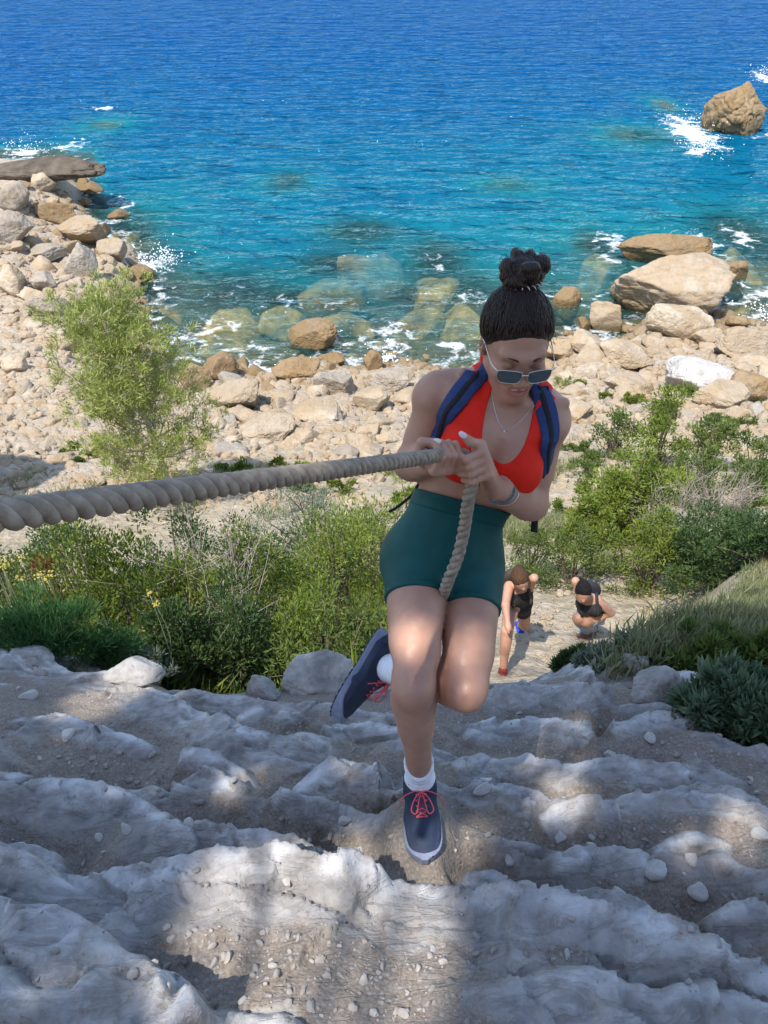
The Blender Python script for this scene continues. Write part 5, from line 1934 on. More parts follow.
# ---- hair
def hair_fn(P):
    q = HD.loc(P)
    x, y, z = q[:, 0], q[:, 1], q[:, 2]
    cap = ell(HD.p(0, -0.017, 0.022), (0.0800, 0.099, 0.0925), HD.M).d(P)
    ang = np.arctan2(x, y + 0.03)
    cap = cap + 0.0048 * (1 - sstep(0.0, 0.030, z - np.interp(y, [-0.12, -0.075, 0.0, 0.05, 0.085], [-0.075, -0.07, -0.028, 0.030, 0.066]))) * sstep(-.02, .03, y)
    cap = cap - 0.0022 * sstep(.012, .045, z - np.interp(y, [-0.12, -0.075, 0.0, 0.05, 0.085], [-0.075, -0.07, -0.028, 0.034, 0.066])) * np.sin(ang * 34 + 3 * noise3(q * 18)) - 0.002 * fbm(q * 40, 2)
    line = np.interp(y, [-0.12, -0.075, 0.0, 0.05, 0.085], [-0.075, -0.07, -0.028, 0.034, 0.066]) + (0.009 - 0.020 * sstep(.008, .060, np.abs(x))) * sstep(.02, .06, y)
    line = line + 0.003 * noise3(q * 30) + 0.002 * noise3(q * 160)
    cut = (line - z) * 0.75
    return np.maximum(cap, cut)
V, F = surf(hair_fn, HD.o - 0.14, HD.o + 0.14, 0.0026)
hair = obj("hair", V, F, hair_m, person)
bunc = HD.p(0.006, -0.076, 0.124)
rs = np.random.RandomState(5)
bun = Group((ell(bunc, (0.046, 0.040, 0.032), HD.M), 0))
for i in range(15):
    a = rs.uniform(0, 6.28); zz = rs.uniform(-0.012, 0.026)
    cc = HD.p(0.006 + 0.042 * math.cos(a), -0.078 + 0.034 * math.sin(a), 0.128 + zz)
    bun.add(ell(cc, rs.uniform(0.013, 0.022, 3), rot_rand(rs, 1.5)), 0.008)
bun.add(cone(HD.p(0, -0.062, 0.086), HD.p(0.004, -0.072, 0.115), 0.034, 0.034), 0.015)
V, F = surf(lambda P: bun.d(P) - 0.003 * fbm(P * 70, 3, ridged=True) - 0.0015 * np.sin(220 * HD.loc(P)[:, 0] + 9 * noise3(P * 25)), bunc - 0.1, bunc + 0.09, 0.0028)
bo2 = obj("hair_bun", V, F, hair_m, hair)
st = []
for i in range(46):
    a = rs.uniform(0, 6.28)
    b0 = HD.p(0.006 + 0.038 * math.cos(a), -0.078 + 0.032 * math.sin(a), 0.132 + rs.uniform(-.01, .02))
    d = HD.M @ np.array([math.cos(a), math.sin(a), rs.uniform(-0.5, 0.8)])
    ln = rs.uniform(0.010, 0.020)
    st.append(tube(spline([b0, b0 + d * ln * .6, b0 + d * ln + rs.normal(size=3) * 0.004, b0 + d * ln * .9 + rs.normal(size=3) * 0.008], 10), 0.0004, 4))
for i in range(22):
    x = rs.uniform(-0.075, 0.075)
    b0 = HD.p(x, rs.uniform(-.03, .05), 0.0)
    q0 = HD.loc(b0)
    r_ = ell(HD.p(0, -0.017, 0.022), (0.080, 0.099, 0.0925), HD.M)
    s = -1 if x < 0 else 1
    b0 = HD.p(s * 0.0755, rs.uniform(-.02, .03), rs.uniform(-0.01, 0.04))
    d = HD.M @ np.array([s * 0.5, 0.3, -1])
    ln = rs.uniform(0.01, 0.03)
    st.append(tube(spline([b0, b0 + d * ln * .5 + rs.normal(size=3) * 0.002, b0 + d * ln + rs.normal(size=3) * 0.007], 8), 0.00045, 4))
obj("loose_strands", *join(st), hair_m, hair)
sw = []
root_ = HD.p(0.003, -0.062, 0.112)
for i in range(420):
    u_ = rs.uniform(-1, 1)
    a_ = u_ * 2.2
    q0 = np.array([0.0815 * math.sin(a_), -0.017 + 0.100 * math.cos(a_), 0.0])
    q0[2] = np.interp(q0[1], [-0.12, -0.075, 0.0, 0.05, 0.085], [-0.075, -0.07, -0.028, 0.034, 0.066]) + rs.uniform(0.0, .022)
    pts = []
    j1, j2 = rs.uniform(0.0, 0.0035), rs.uniform(0, 6.28)
    e1 = HD.loc(root_) + np.array([rs.normal() * .02, rs.normal() * .012, 0])
    for t in np.linspace(0, 1, 13):
        q = q0 * (1 - t) + e1 * t
        v = (q - np.array([0, -0.017, 0.022])) / np.array([0.0800, 0.099, 0.0925])
        ln = np.linalg.norm(v)
        q = np.array([0, -0.017, 0.022]) + (q - np.array([0, -0.017, 0.022])) / ln * (0.925 + 0.092 * min(1, 5 * t) ** .6 + j1 * 6 * math.sin(3.14 * t) + .006 * math.sin(7 * t + j2))
        pts.append(HD.p(*q))
    sw.append(tube(pts, np.interp(np.linspace(0, 1, 13), [0, .2, 1], [.0005, .0013, .0012]), 4))
obj("swept_strands", *join(sw), hair_m, hair)
tt = np.linspace(0, 2 * np.pi, 260)
coil = np.array([HD.p(0.004 + (0.040 + 0.005 * math.cos(18 * t)) * math.cos(t), -0.066 + (0.040 + 0.005 * math.cos(18 * t)) * math.sin(t), 0.108 + 0.2 * 0.04 * math.sin(t) + 0.006 * math.sin(18 * t)) for t in tt])
obj("hair_tie", *tube(coil, 0.0014, 6), simple_mat("hair_tie_plastic", (0.62, 0.58, 0.55), 0.3), hair)
brow = []
for s in (-1, 1):
    P = spline([HD.p(s * x, y, z) for x, y, z in ((0.012, 0.0925, 0.012), (0.027, 0.091, 0.018), (0.047, 0.074, 0.012))], 12)
    brow.append(tube(P, np.interp(np.linspace(0, 1, 12), [0, .3, 1], [0.0016, 0.0022, 0.0007]), 6))
for bb in brow:
    obj("eyebrow", *bb, hair_m, person)
tv = []
for i in range(-4, 5):
    x = i * 0.0042
    tv.append((ico(2)[0] * np.array([0.0023, 0.002, 0.0048]) @ HD.M.T + HD.p(x, 0.0900 - 9.0 * x * x, -0.0720 + 1.5 * x * x), ico(2)[1]))
obj("teeth", *join(tv), simple_mat("tooth_enamel", (0.82, 0.80, 0.76), 0.25, 0.02), person)

# ---- sunglasses
lens_m, nt, b = new_mat("dark_lens")
b.inputs['Base Color'].default_value = (0.07, 0.095, 0.115, 1)
b.inputs['Roughness'].default_value = 0.08
b.inputs['Specular IOR Level'].default_value = 0.8
gl = bpy.data.objects.new("sunglasses", None); COL.objects.link(gl); gl.parent = person
gl.location = tuple(HD.p(0, 0.11, -0.012) - np.array(person.location))
gy, gz = 0.112, -0.016
for s in (-1, 1):
    cx = s * 0.034
    ring = [(0.027, 0.010), (0.020, 0.0165), (-0.020, 0.0165), (-0.027, 0.010), (-0.026, -0.006), (-0.016, -0.0175), (0.016, -0.0175), (0.026, -0.006)]
    curve = lambda x: gy - 2.6 * x * x
    P = [HD.p(cx + x, curve(cx + x), gz + z) for x, z in ring]
    Pc = spline(P + [P[0]], 65)
    obj("frame", *tube(Pc, 0.0009, 6), silver, gl)
    V = np.array([HD.p(cx, curve(cx), gz)] + [q for q in Pc[:-1]])
    Vb = V - HD.M[:, 1] * 0.0014
    k = len(V) - 1
    F = [(0, 1 + i, 1 + (i + 1) % k) for i in range(k)] + [(k + 1, k + 2 + (i + 1) % k, k + 2 + i) for i in range(k)]
    obj("lens", np.vstack([V, Vb]), F, lens_m, gl, smooth=False)
    x = cx + s * 0.027
    obj("temple_arm", *tube(spline([HD.p(x, curve(x), gz + 0.012), HD.p(s * 0.072, 0.075, gz + 0.014), HD.p(s * 0.0775, 0.01, 0.004), HD.p(s * 0.079, -0.014, -0.012)], 20), 0.0012, 6), silver, gl)
obj("bridge", *tube(spline([HD.p(-0.008, gy, gz + 0.006), HD.p(0, gy + 0.003, gz + 0.009), HD.p(0.008, gy, gz + 0.006)], 8), 0.0013, 6), silver, gl)

# ---- necklace, bracelet, nails
nk = []
for t in np.linspace(-1, 1, 41):
    x = t * 0.062
    nk.append(front_of(torso.d, x, 0.062 + 0.085 * abs(t) ** 1.6, off=0.0012))
neck = obj("necklace", *tube(nk, 0.0007, 5), silver, person)
q = nk[20]
obj("pendant", *join([tube([q, q - TF.M[:, 2] * 0.012 + TF.M[:, 1] * 0.001], [0.001, 0.0022], 8), (ico(1)[0] * 0.0028 + (q - TF.M[:, 2] * 0.014 + TF.M[:, 1] * 0.002), ico(1)[1])]), silver, neck)
fx = unit(wrL - elL)
fr_ = frame(fx, CAM_U)
for nm, off, rr, mt in (("bracelet", 0.045, 0.0022, simple_mat("teal_cord", (0.03, 0.16, 0.24), 0.6)), ("bracelet", 0.066, 0.0011, silver)):
    cc = wrL - fx * off
    rad = 0.0305 + off * 0.05
    P = [cc + fr_[:, 0] * math.cos(t) * rad + fr_[:, 1] * math.sin(t) * rad + fx * 0.008 * math.sin(t) for t in np.linspace(0, 6.2832, 40)]
    obj(nm, *tube(P, rr, 7), mt, person)
nail_m = simple_mat("pale_nail", (0.78, 0.66, 0.68), 0.22, 0.02)
for hnd, th in (((tipR, polR, nR), thR), ((tipL, polL, nL), thL)):
    d = unit(th[3] - th[2])
    outw = unit(-th[3] - d * (-th[3] @ d))
    M = np.stack([np.cross(d, outw), d, outw], 1)
    obj("nail", (ico(2)[0] * np.array([0.0066, 0.0105, 0.003])) @ M.T + th[3] + outw * 0.0072 + d * 0.005, ico(2)[1], nail_m, person)

# ---- socks
for leg_, an, kn, nm in ((legR, anR, knR, 0), (legL, anL, knL, 1)):
    cdir = unit(an - kn)
    def sock_fn(P):
        s = (P - an) @ cdir
        d = leg_.d(P) - 0.005 - 0.0011 * np.sin(s * 420) - 0.001 * fbm(P * 45, 2)
        return np.maximum(d, np.maximum(-0.090 - s + (0.02 * ((P - an) @ unit(np.cross(cdir, [1, 0, 0]))) / 0.03 if nm == 0 else 0), s - 0.055))
    V, F = surf(sock_fn, an - 0.12, an + 0.12, 0.003)
    obj("sock", V, F, sock_m, person)

# ---- shoes
sole_m = simple_mat("grey_rubber", (0.20, 0.22, 0.30), 0.8, 0.15, 60, 0.2, 0.002)
tread_m = simple_mat("dark_rubber", (0.03, 0.03, 0.035), 0.85, 0.2, 60, 0.3, 0.003)
upper_m, nt, b = new_mat("blue_black_mesh")
c = coords(nt)
v = vor_n(nt, c, 420)
nt.links.new(ramp(nt, noise_n(nt, c, 18, 3), [(0.35, (0.012, 0.020, 0.045)), (0.65, (0.022, 0.035, 0.072))]), b.inputs['Base Color'])
b.inputs['Roughness'].default_value = 0.75
bump(nt, b, v, 0.35, 0.0015)
lace_m = simple_mat("coral_lace", (0.75, 0.10, 0.12), 0.7, 0.15, 200, 0.3, 0.001)


def shoe(an, fwd, up, shin):
    S = Frame(an, up, -np.cross(unit(up), unit(fwd)))
    if S.M[:, 1] @ fwd < 0: S.M[:, 0] *= -1; S.M[:, 1] *= -1
    zb = -0.082
    foot = Group(
        (cone(S.p(0, -0.042, -0.050), S.p(0, 0.02, -0.035), 0.036, 0.040), 0),
        (cone(S.p(0, 0.02, -0.030), S.p(0.002, 0.105, -0.055), 0.040, 0.030), 0.03),
        (cone(S.p(-0.012, 0.085, -0.056), S.p(-0.004, 0.158, -0.060), 0.036, 0.026), 0.025),
        (cone(S.p(0.014, 0.085, -0.058), S.p(0.012, 0.150, -0.060), 0.034, 0.026), 0.025),
        (cone(S.p(0, -0.028, -0.02), an - unit(shin) * 0.030 + S.M[:, 1] * 0.000, 0.040, 0.0430), 0.025),
        (cone(S.p(0, 0.015, -0.01), an - unit(shin) * 0.012 + S.M[:, 1] * 0.012, 0.036, 0.036), 0.02),
    )
    # rand: the foot's plan drawn down to the ground
    def plan(P, grow):
        q = S.loc(P)
        w = np.interp(q[:, 1], [-0.088, -0.082, -0.07, -0.03, 0.03, 0.10, 0.140, 0.160, 0.175, 0.186, 0.193, 0.197], [0.010, 0.022, 0.030, 0.036, 0.036, 0.048, 0.047, 0.043, 0.036, 0.027, 0.017, 0.006]) + grow
        return np.maximum(np.abs(q[:, 0] - 0.003) - w, np.maximum(-0.088 - grow - q[:, 1], q[:, 1] - 0.197 - grow)), q
    def upper(P):
        q = S.loc(P)
        d = foot.d(P) - 0.0012 * fbm(P * 60, 2)
        pl, _ = plan(P, -0.002)
        side = np.maximum(pl, np.maximum(q[:, 2] + 0.045, zb + 0.010 - q[:, 2]))
        d = smin(d, side, 0.012)
        sh = unit(shin)
        coll = -((P - an) @ sh) - 0.004
        return np.maximum(np.maximum(d, zb + 0.008 - q[:, 2]), coll)
    def sole(P):
        pl, q = plan(P, 0.003)
        top_ = q[:, 2] - (zb + 0.020 + 0.018 * sstep(0.13, 0.19, q[:, 1]) + 0.012 * sstep(-0.04, -0.085, q[:, 1]))
        return np.maximum(pl + 0.0, np.maximum(top_, zb + 0.004 - q[:, 2])) - 0.002
    def tread(P):
        pl, q = plan(P, 0.002)
        lug = 0.004 * (np.sin(q[:, 1] * 330) * np.sin(q[:, 0] * 180 + 0.6) > -0.1)
        return np.maximum(pl, np.maximum(q[:, 2] - zb - 0.006, zb - 0.004 + (0.004 - lug) - q[:, 2]))
    c0 = S.p(0, 0.05, -0.03)
    V, F = surf(upper, c0 - 0.17, c0 + 0.17, 0.003)
    so = obj("shoe", fair(V, F, 1, 0.5), F, upper_m, person)
    V, F = surf(sole, c0 - 0.17, c0 + 0.17, 0.003)
    obj("sole", fair(V, F, 1, 0.5), F, sole_m, so)
    V, F = surf(tread, c0 - 0.17, c0 + 0.17, 0.003)
    obj("tread", V, F, tread_m, so)
    # laces
    topz = lambda x, y: front_of2(upper, S, x, y)
    lp = []
    ys = np.linspace(0.098, 0.036, 6)
    for i in range(5):
        for s in (-1, 1):
            P = [topz(s * 0.015 * (1 - 2 * t), ys[i] + (ys[i + 1] - ys[i]) * t) for t in np.linspace(0, 1, 7)]
            lp.append(tube(P, 0.0017, 6))
    lp.append(tube([topz(0.015 * t, 0.100) for t in np.linspace(-1, 1, 7)], 0.0017, 6))
    k = topz(0, 0.034)
    o_ = S.M[:, 2] * 0.008 + S.M[:, 1] * 0.010
    k = k + o_
    X, Y, Z = S.M[:, 0], S.M[:, 1], S.M[:, 2]
    for s in (-1, 1):
        lp.append(tube(spline([k, k + X * s * 0.018 + Y * 0.022 + Z * 0.010, k + X * s * 0.030 + Y * 0.050, k + X * s * 0.016 + Y * 0.055 - Z * 0.01, k + X * s * 0.006 + Y * 0.018, k], 26), 0.0018, 6))
        lp.append(tube(spline([k, k + X * s * 0.02 + Z * 0.002, k + X * s * 0.050 + Y * 0.012 - Z * 0.006, k + X * s * 0.062 + Y * 0.03 - Z * 0.03], 18), 0.0017, 6))
        lp.append(tube(spline([k - Z * 0.002, k + X * s * 0.02 - Y * 0.012 + Z * 0.004, k + X * s * 0.034 - Y * 0.022], 10), 0.0018, 6))
    obj("laces", *join(lp), lace_m, so)
    # tongue panel
    P = [topz(0, y) - Z * 0.001 for y in np.linspace(0.104, 0.030, 8)]
    V, F = tube(P, [0.008, 0.011, 0.012, 0.012, 0.012, 0.012, 0.012, 0.010], 10)
    cen = np.repeat(np.array(P), 10, 0)
    V = cen + (V - cen) - Z * (((V - cen) @ Z) * 0.9)[:, None]
    obj("tongue", V, F, simple_mat("plum_mesh", (0.09, 0.04, 0.075), 0.8, 0.2, 150, 0.3, 0.001), so)
    ring = []
    return so, S


def front_of2(fn, S, x, y):
    z = 0.06
    for _ in range(80):
        d = fn(S.p(x, y, z)[None])[0]
        if d < 2e-4: break
        z -= max(d * 0.7, 0.0006)
        if z < -0.09: break
    return S.p(x, y, z + 0.0016)


shoeR, SR = shoe(anR, np.array([0.03, -1, -0.10]), np.array([0, -0.10, 1.0]), anR - knR)
toeL = at(351, 706, 2.20)
fwdL = unit(toeL - anL - 0.0 * CAM_U)
shinL = unit(anL - knL)
upL = unit(-shinL)
solen = unit(at(338, 668, 2.24) - at(378, 690, 2.19))      # sole faces left in the picture and away
shoeL, SL = shoe(anL, unit(at(346, 712, 2.205) - at(381, 640, 2.275)), -solen, anL - knL)

# ---- day pack: straps and bag
pk = empty("backpack", TF.p(0, -0.15, -0.12), "navy daypack on the back of the woman pulling the rope, wide straps over her shoulders", "backpack")
bag = Group((ell(TF.p(0, -0.150, -0.02), (0.105, 0.055, 0.15), TF.M), 0), (ell(TF.p(0, -0.16, -0.09), (0.11, 0.065, 0.10), TF.M), 0.03), (ell(TF.p(0, -0.20, -0.09), (0.085, 0.04, 0.08), TF.M), 0.012))
V, F = surf(lambda P: bag.d(P) - 0.003 * fbm(P * 24, 3), TF.p(0, -0.15, -0.02) - 0.26, TF.p(0, -0.15, -0.02) + 0.26, 0.006)
obj("bag", V, F, navy, pk)


def strap(P, wid, thick, mat, nm, parent, out=None):
    P = np.asarray(P, float)
    T = np.gradient(P, axis=0); T /= np.linalg.norm(T, axis=1)[:, None]
    out = np.asarray(out, float)
    W = np.cross(T, out); W /= np.linalg.norm(W, axis=1)[:, None]
    O = np.cross(W, T)
    wid = np.broadcast_to(wid, (len(P),))[:, None] / 2
    prof = [(-1, -.4), (-.9, .5), (0, 1), (.9, .5), (1, -.4), (0, -.6)]
    V = np.stack([P + W * wid * a + O * thick * b_ for a, b_ in prof], 1).reshape(-1, 3)
    m, n = len(P), len(prof)
    F = [(i * n + j, i * n + (j + 1) % n, (i + 1) * n + (j + 1) % n, (i + 1) * n + j) for i in range(m - 1) for j in range(n)]
    F += [tuple(range(n)), tuple((m - 1) * n + k for k in range(n - 1, -1, -1))]
    return obj(nm, V, F, mat, parent)


gear_fn = Group((torso, 0), (armR, 0.022), (armL, 0.022))


def on_body(px, py, f0=1.5, lift=0.0075):
    f = f0
    for _ in range(160):
        d = gear_fn.d(at(px, py, f)[None])[0]
        if d < 3e-4 or f > 2.4: break
        f += min(max(d * 0.8, 0.0008), 0.015)
    P = at(px, py, f)
    g = np.array([gear_fn.d((P + h_)[None])[0] for h_ in np.eye(3) * 0.006]) - gear_fn.d(P[None])[0]
    return P + unit(g) * lift, unit(g)


for s_, front in ((-1, [(481, 372), (474, 378), (466, 388), (458, 398), (450, 410), (444, 424), (438, 438)]), (1, [(537, 388), (541, 397), (545, 409), (548, 422), (549, 436), (546, 449)])):
    hits = [on_body(*q) for q in front]
    pts = [TF.p(s_ * 0.075, -0.110, 0.06), TF.p(s_ * 0.078, -0.078, 0.125)] + [h_[0] for h_ in hits] + [TF.p(s_ * 0.165, 0.02, -0.07), TF.p(s_ * 0.140, -0.09, -0.12)]
    outs = [TF.M @ np.array([0, -1, .2]), TF.M @ np.array([0, -0.6, 0.8])] + [h_[1] for h_ in hits] + [TF.M @ np.array([s_, 0.2, 0]), TF.M @ np.array([s_ * .8, -.6, 0])]
    pts, o_ = spline(np.array(pts), 60), spline(np.array(outs), 60)
    strap(pts, np.interp(np.linspace(0, 1, 60), [0, .3, .8, 1], [0.050, 0.054, 0.048, 0.028]), 0.0045, navy, "shoulder_strap", pk, o_)
    o2 = o_ / np.linalg.norm(o_, axis=1)[:, None]
    strap((pts + o2 * 0.0044)[14:52], 0.014, 0.0016, black_f, "webbing", pk, o_[14:52])
# loose webbing ends
tail = [at(537, 505, 2.03), at(535, 518, 2.04), at(534, 532, 2.05)]
strap(spline(tail, 10), 0.018, 0.0018, black_f, "webbing", pk, to_cam(tail[1]))
tail = [at(424, 470, 2.06), at(414, 492, 2.10), at(400, 505, 2.12), at(389, 512, 2.13)]
strap(spline(tail, 14), 0.008, 0.0018, black_f, "webbing", pk, to_cam(tail[1]))

# ---- the rope
rope_m, nt, b = new_mat("weathered_rope")
c = coords(nt)
cl = ramp(nt, noise_n(nt, c, 60, 4), [(0.3, (0.21, 0.160, 0.120)), (0.7, (0.41, 0.340, 0.265))])
nt.links.new(cl, b.inputs['Base Color'])
b.inputs['Roughness'].default_value = 0.9
bump(nt, b, noise_n(nt, c, 700, 3), 0.5, 0.0015)
P = ropeP
T = np.gradient(P, axis=0); T /= np.linalg.norm(T, axis=1)[:, None]
s = np.concatenate([[0], np.cumsum(np.linalg.norm(np.diff(P, axis=0), axis=1))])
n_s = int(s[-1] / 0.0035)
ss = np.linspace(0, s[-1], n_s)
P = np.stack([np.interp(ss, s, P[:, k]) for k in range(3)], 1)
T = np.gradient(P, axis=0); T /= np.linalg.norm(T, axis=1)[:, None]
u = np.cross(T[0], [0, 0, 1.]); u /= np.linalg.norm(u); U = [u]
for i in range(1, n_s):
    u = U[-1] - T[i] * (U[-1] @ T[i]); U.append(u / np.linalg.norm(u))
U = np.array(U); W = np.cross(T, U)
strands = []
for k in range(3):
    ph = 2 * np.pi * (ss / 0.066 + k / 3 + 0.10 * noise3(np.stack([ss * 9, 0 * ss, 0 * ss], 1)))
    C_ = P + (U * np.cos(ph)[:, None] + W * np.sin(ph)[:, None]) * ROPE_R * 0.50
    strands.append(tube(C_, ROPE_R * (0.56 + 0.05 * noise3(np.stack([ss * 40, 0 * ss + 9 * k, 0 * ss], 1))), 10))
V, F = join(strands)
rope = obj("climbing_rope", V, F, rope_m)
tag(rope, "thick twisted three strand rope pulled taut through the woman's hands", "rope")
# ------------------------------------------------------------------ two hikers lower down the path
def hiker(name, J, label, top_col, short_col, hair_col, shoe_col, hair_long=0.0):
    """J: joints as world points"""
    pel = (J['hipA'] + J['hipB']) / 2
    nk = (J['shA'] + J['shB']) / 2
    up = unit(nk - pel)
    lf = unit(J['shB'] - J['shA'])
    fr = Frame((pel + nk) / 2, up, lf)
    tl = np.linalg.norm(nk - pel)
    tor = Group((fr.e((0, 0, tl * .22), (.140, .095, tl * .36)), 0), (fr.e((0, 0, -tl * .05), (.118, .085, tl * .3)), .06), (fr.e((0, -.01, -tl * .45), (.155, .115, .12)), .06),
                (fr.e((-.06, .08, tl * .22), (.06, .05, .06)), .03), (fr.e((.06, .08, tl * .22), (.06, .05, .06)), .03),
                (cone(nk, J['head'] - unit(J['head'] - nk) * .04, .055, .05), .03))
    hu = unit(J['crown'] - J['head'])
    hf = Frame(J['head'], hu, lf)
    hd_ = Group((hf.e((0, 0, .02), (.073, .09, .095)), 0), (hf.e((0, .03, -.045), (.055, .055, .07)), .03), (hf.e((0, .09, -.02), (.012, .018, .02)), .015))
    g = Group((tor, 0), (hd_, .02))
    for s in 'AB':
        sh, el, wr = J['sh' + s], J['el' + s], J['wr' + s]
        hd2 = wr + unit(wr - el) * .075
        g.add(Group((cone(sh, el, .05, .037), 0), (cone(el, wr, .040, .026), .02), (ell(wr + unit(wr - el) * .045, (.034, .034, .05), frame(unit(wr - el), [.3, 1, .2])), .02),
                    (cone(wr + unit(wr - el) * .06, hd2 + unit(wr - el) * .03, .016, .010), .01), (cone(wr + unit(wr - el) * .03 + lf * .02, wr + unit(wr - el) * .08 + lf * .045, .012, .008), .008)), .03)
    legs = {}
    for s in 'AB':
        h, k, a = J['hip' + s], J['kn' + s], J['an' + s]
        lg = Group((cone(h, k, .085, .056), 0), (cone(k, a, .052, .035), .03), (cone(k + unit(a - k) * .07 , k + unit(a - k) * .2, .055, .042), .03))
        legs[s] = lg
        g.add(lg, .035)
    root = empty(name, (J['anA'] + J['anB']) / 2, label, "person")
    lo, hi = g.bound()
    V, F = surf(g.d, lo, hi, .011)
    me = obj("body", V, F, skin, root)
    attr(me.data, "flush", np.zeros(len(V)))
    tt = simple_mat(name + "_top", top_col, .8, .1, 30)
    V, F = surf(lambda P: np.maximum(np.maximum(tor.d(P) - .008, (fr.loc(P)[:, 2] - tl * .46)), -(fr.loc(P)[:, 2] + tl * .36)), fr.o - .45, fr.o + .45, .011)
    obj("top", V, F, tt, root)
    lower = Group((tor, 0), (legs['A'], .035), (legs['B'], .035))
    def sf(P):
        hemA = (P - J['hipA']) @ unit(J['knA'] - J['hipA']) - .14
        hemB = (P - J['hipB']) @ unit(J['knB'] - J['hipB']) - .14
        hem = np.where(legs['A'].d(P) < legs['B'].d(P), hemA, hemB)
        return np.maximum(np.maximum(lower.d(P) - .012, hem), fr.loc(P)[:, 2] + tl * .30)
    V, F = surf(sf, pel - .40, pel + .40, .011)
    obj("shorts", V, F, simple_mat(name + "_shorts", short_col, .85, .12, 60), root)
    def hfn(P):
        q = hf.loc(P)
        cap = ell(hf.p(0, -.012, .022), (.083, .102, .106), hf.M).d(P) - .003 * fbm(P * 40, 2)
        tail = cone(hf.p(0, -.075, .05), hf.p(.02, -.115, .03 - hair_long), .048, .044).d(P)
        line = np.interp(q[:, 1], [-.12, 0, .06, .09], [-.09, -.03, .04, .065])
        return smin(np.maximum(cap, (line - q[:, 2]) * .8), tail, .02)
    V, F = surf(hfn, hf.o - .26, hf.o + .26, .009)
    hm = simple_mat(name + "_hair", hair_col, .8, .4, 60, .6, .01, spec=.2)
    obj("hair", V, F, hm, root)
    for s, dirn in (('A', J['toeA']), ('B', J['toeB'])):
        a = J['an' + s]
        d = unit(dirn)
        upv = unit(np.array([0, 0, 1.]) - d * d[2])
        S_ = Frame(a, upv, np.cross(upv, d) * -1)
        if S_.M[:, 1] @ d < 0: S_.M[:, :2] *= -1
        sg = Group((cone(S_.p(0, -.04, -.045), S_.p(0, .03, -.035), .038, .040), 0), (cone(S_.p(0, .03, -.035), S_.p(0, .15, -.06), .042, .030), .02), (cone(S_.p(0, -.02, -.02), S_.p(0, -.005, .03), .04, .044), .02))
        V, F = surf(lambda P: np.maximum(sg.d(P), -.088 - S_.loc(P)[:, 2]), a - .26, a + .26, .009)
        so = obj("shoe", V, F, simple_mat(name + "_shoe", shoe_col[0 if s == 'A' else 1], .7, .15, 60), root)
    return root, fr, tl, tor


def pack(fr, tl, tor, mat, label):
    root = empty("backpack", fr.p(0, -.2, -tl * .25), label, "backpack")
    bg_ = Group((fr.e((0, -.175, tl * .12), (.125, .075, tl * .40)), 0), (fr.e((0, -.22, -tl * .1), (.11, .05, tl * .24)), .03))
    V, F = surf(lambda P: bg_.d(P) - .004 * fbm(P * 20, 2), fr.o - .5, fr.o + .5, .011)
    obj("bag", V, F, mat, root)
    for s in (-1, 1):
        pts = []
        for t in np.linspace(0, 1, 14):
            ang = np.interp(t, [0, 1], [R(160), R(-50)])
            base = fr.p(s * .085, 0, tl * .28)
            d = fr.M @ np.array([0, math.cos(ang), math.sin(ang)])
            r = .3
            for _ in range(60):
                v = tor.d((base + d * r)[None])[0]
                if v < 1e-3: break
                r -= min(max(v * .7, .002), .02)
                if r < .05: break
            pts.append(base + d * (r + .012))
        obj("shoulder_strap", *tube(pts, .018, 6), mat, root)


Jh = lambda **k: {a: (at(*v) if len(v) == 3 and v[2] > 3 else np.array(v, float)) for a, v in k.items()}
gA = ground_hit([519], [630], lambda x, y: full_h(x, y)[0].reshape(np.shape(x)))[0]
J1 = Jh(head=(520.5, 580, 7.25), crown=(519, 574, 7.15), shA=(509, 586, 7.45), shB=(529, 587, 7.55), hipA=(512, 605, 7.85), hipB=(522, 606, 7.95),
        elA=(505.5, 605, 7.30), wrA=(507.5, 622, 7.25), elB=(534, 578, 7.35), wrB=(525, 582, 7.52),
        knA=(507, 631, 7.45), anA=(503, 672, 7.62), knB=(519, 618, 8.15), anB=(0, 0, 0), toeA=(0.05, -1, 0.0), toeB=(0.2, -1, -.2))
J1['anB'] = gA + np.array([0, 0, .085])
v = J1['knB']; J1['knB'] = (J1['hipB'] + J1['anB']) / 2 + np.array([.02, -.16, .03])
z = full_h(J1['anA'][:1], J1['anA'][1:2])[0][0]
h1, fr1, tl1, tor1 = hiker("person", J1, "hiker with brown hair and black shorts bending forward on the path beside the woman's leg", (0.015, 0.014, 0.016), (0.014, 0.012, 0.014), (0.075, 0.038, 0.020), ((0.25, 0.04, 0.03), (0.02, 0.06, 0.55)), .02)
pack(fr1, tl1, tor1, simple_mat("brown_canvas", (0.06, 0.045, 0.035), .9, .2, 60), "dark brown backpack of the brown haired hiker on the path")

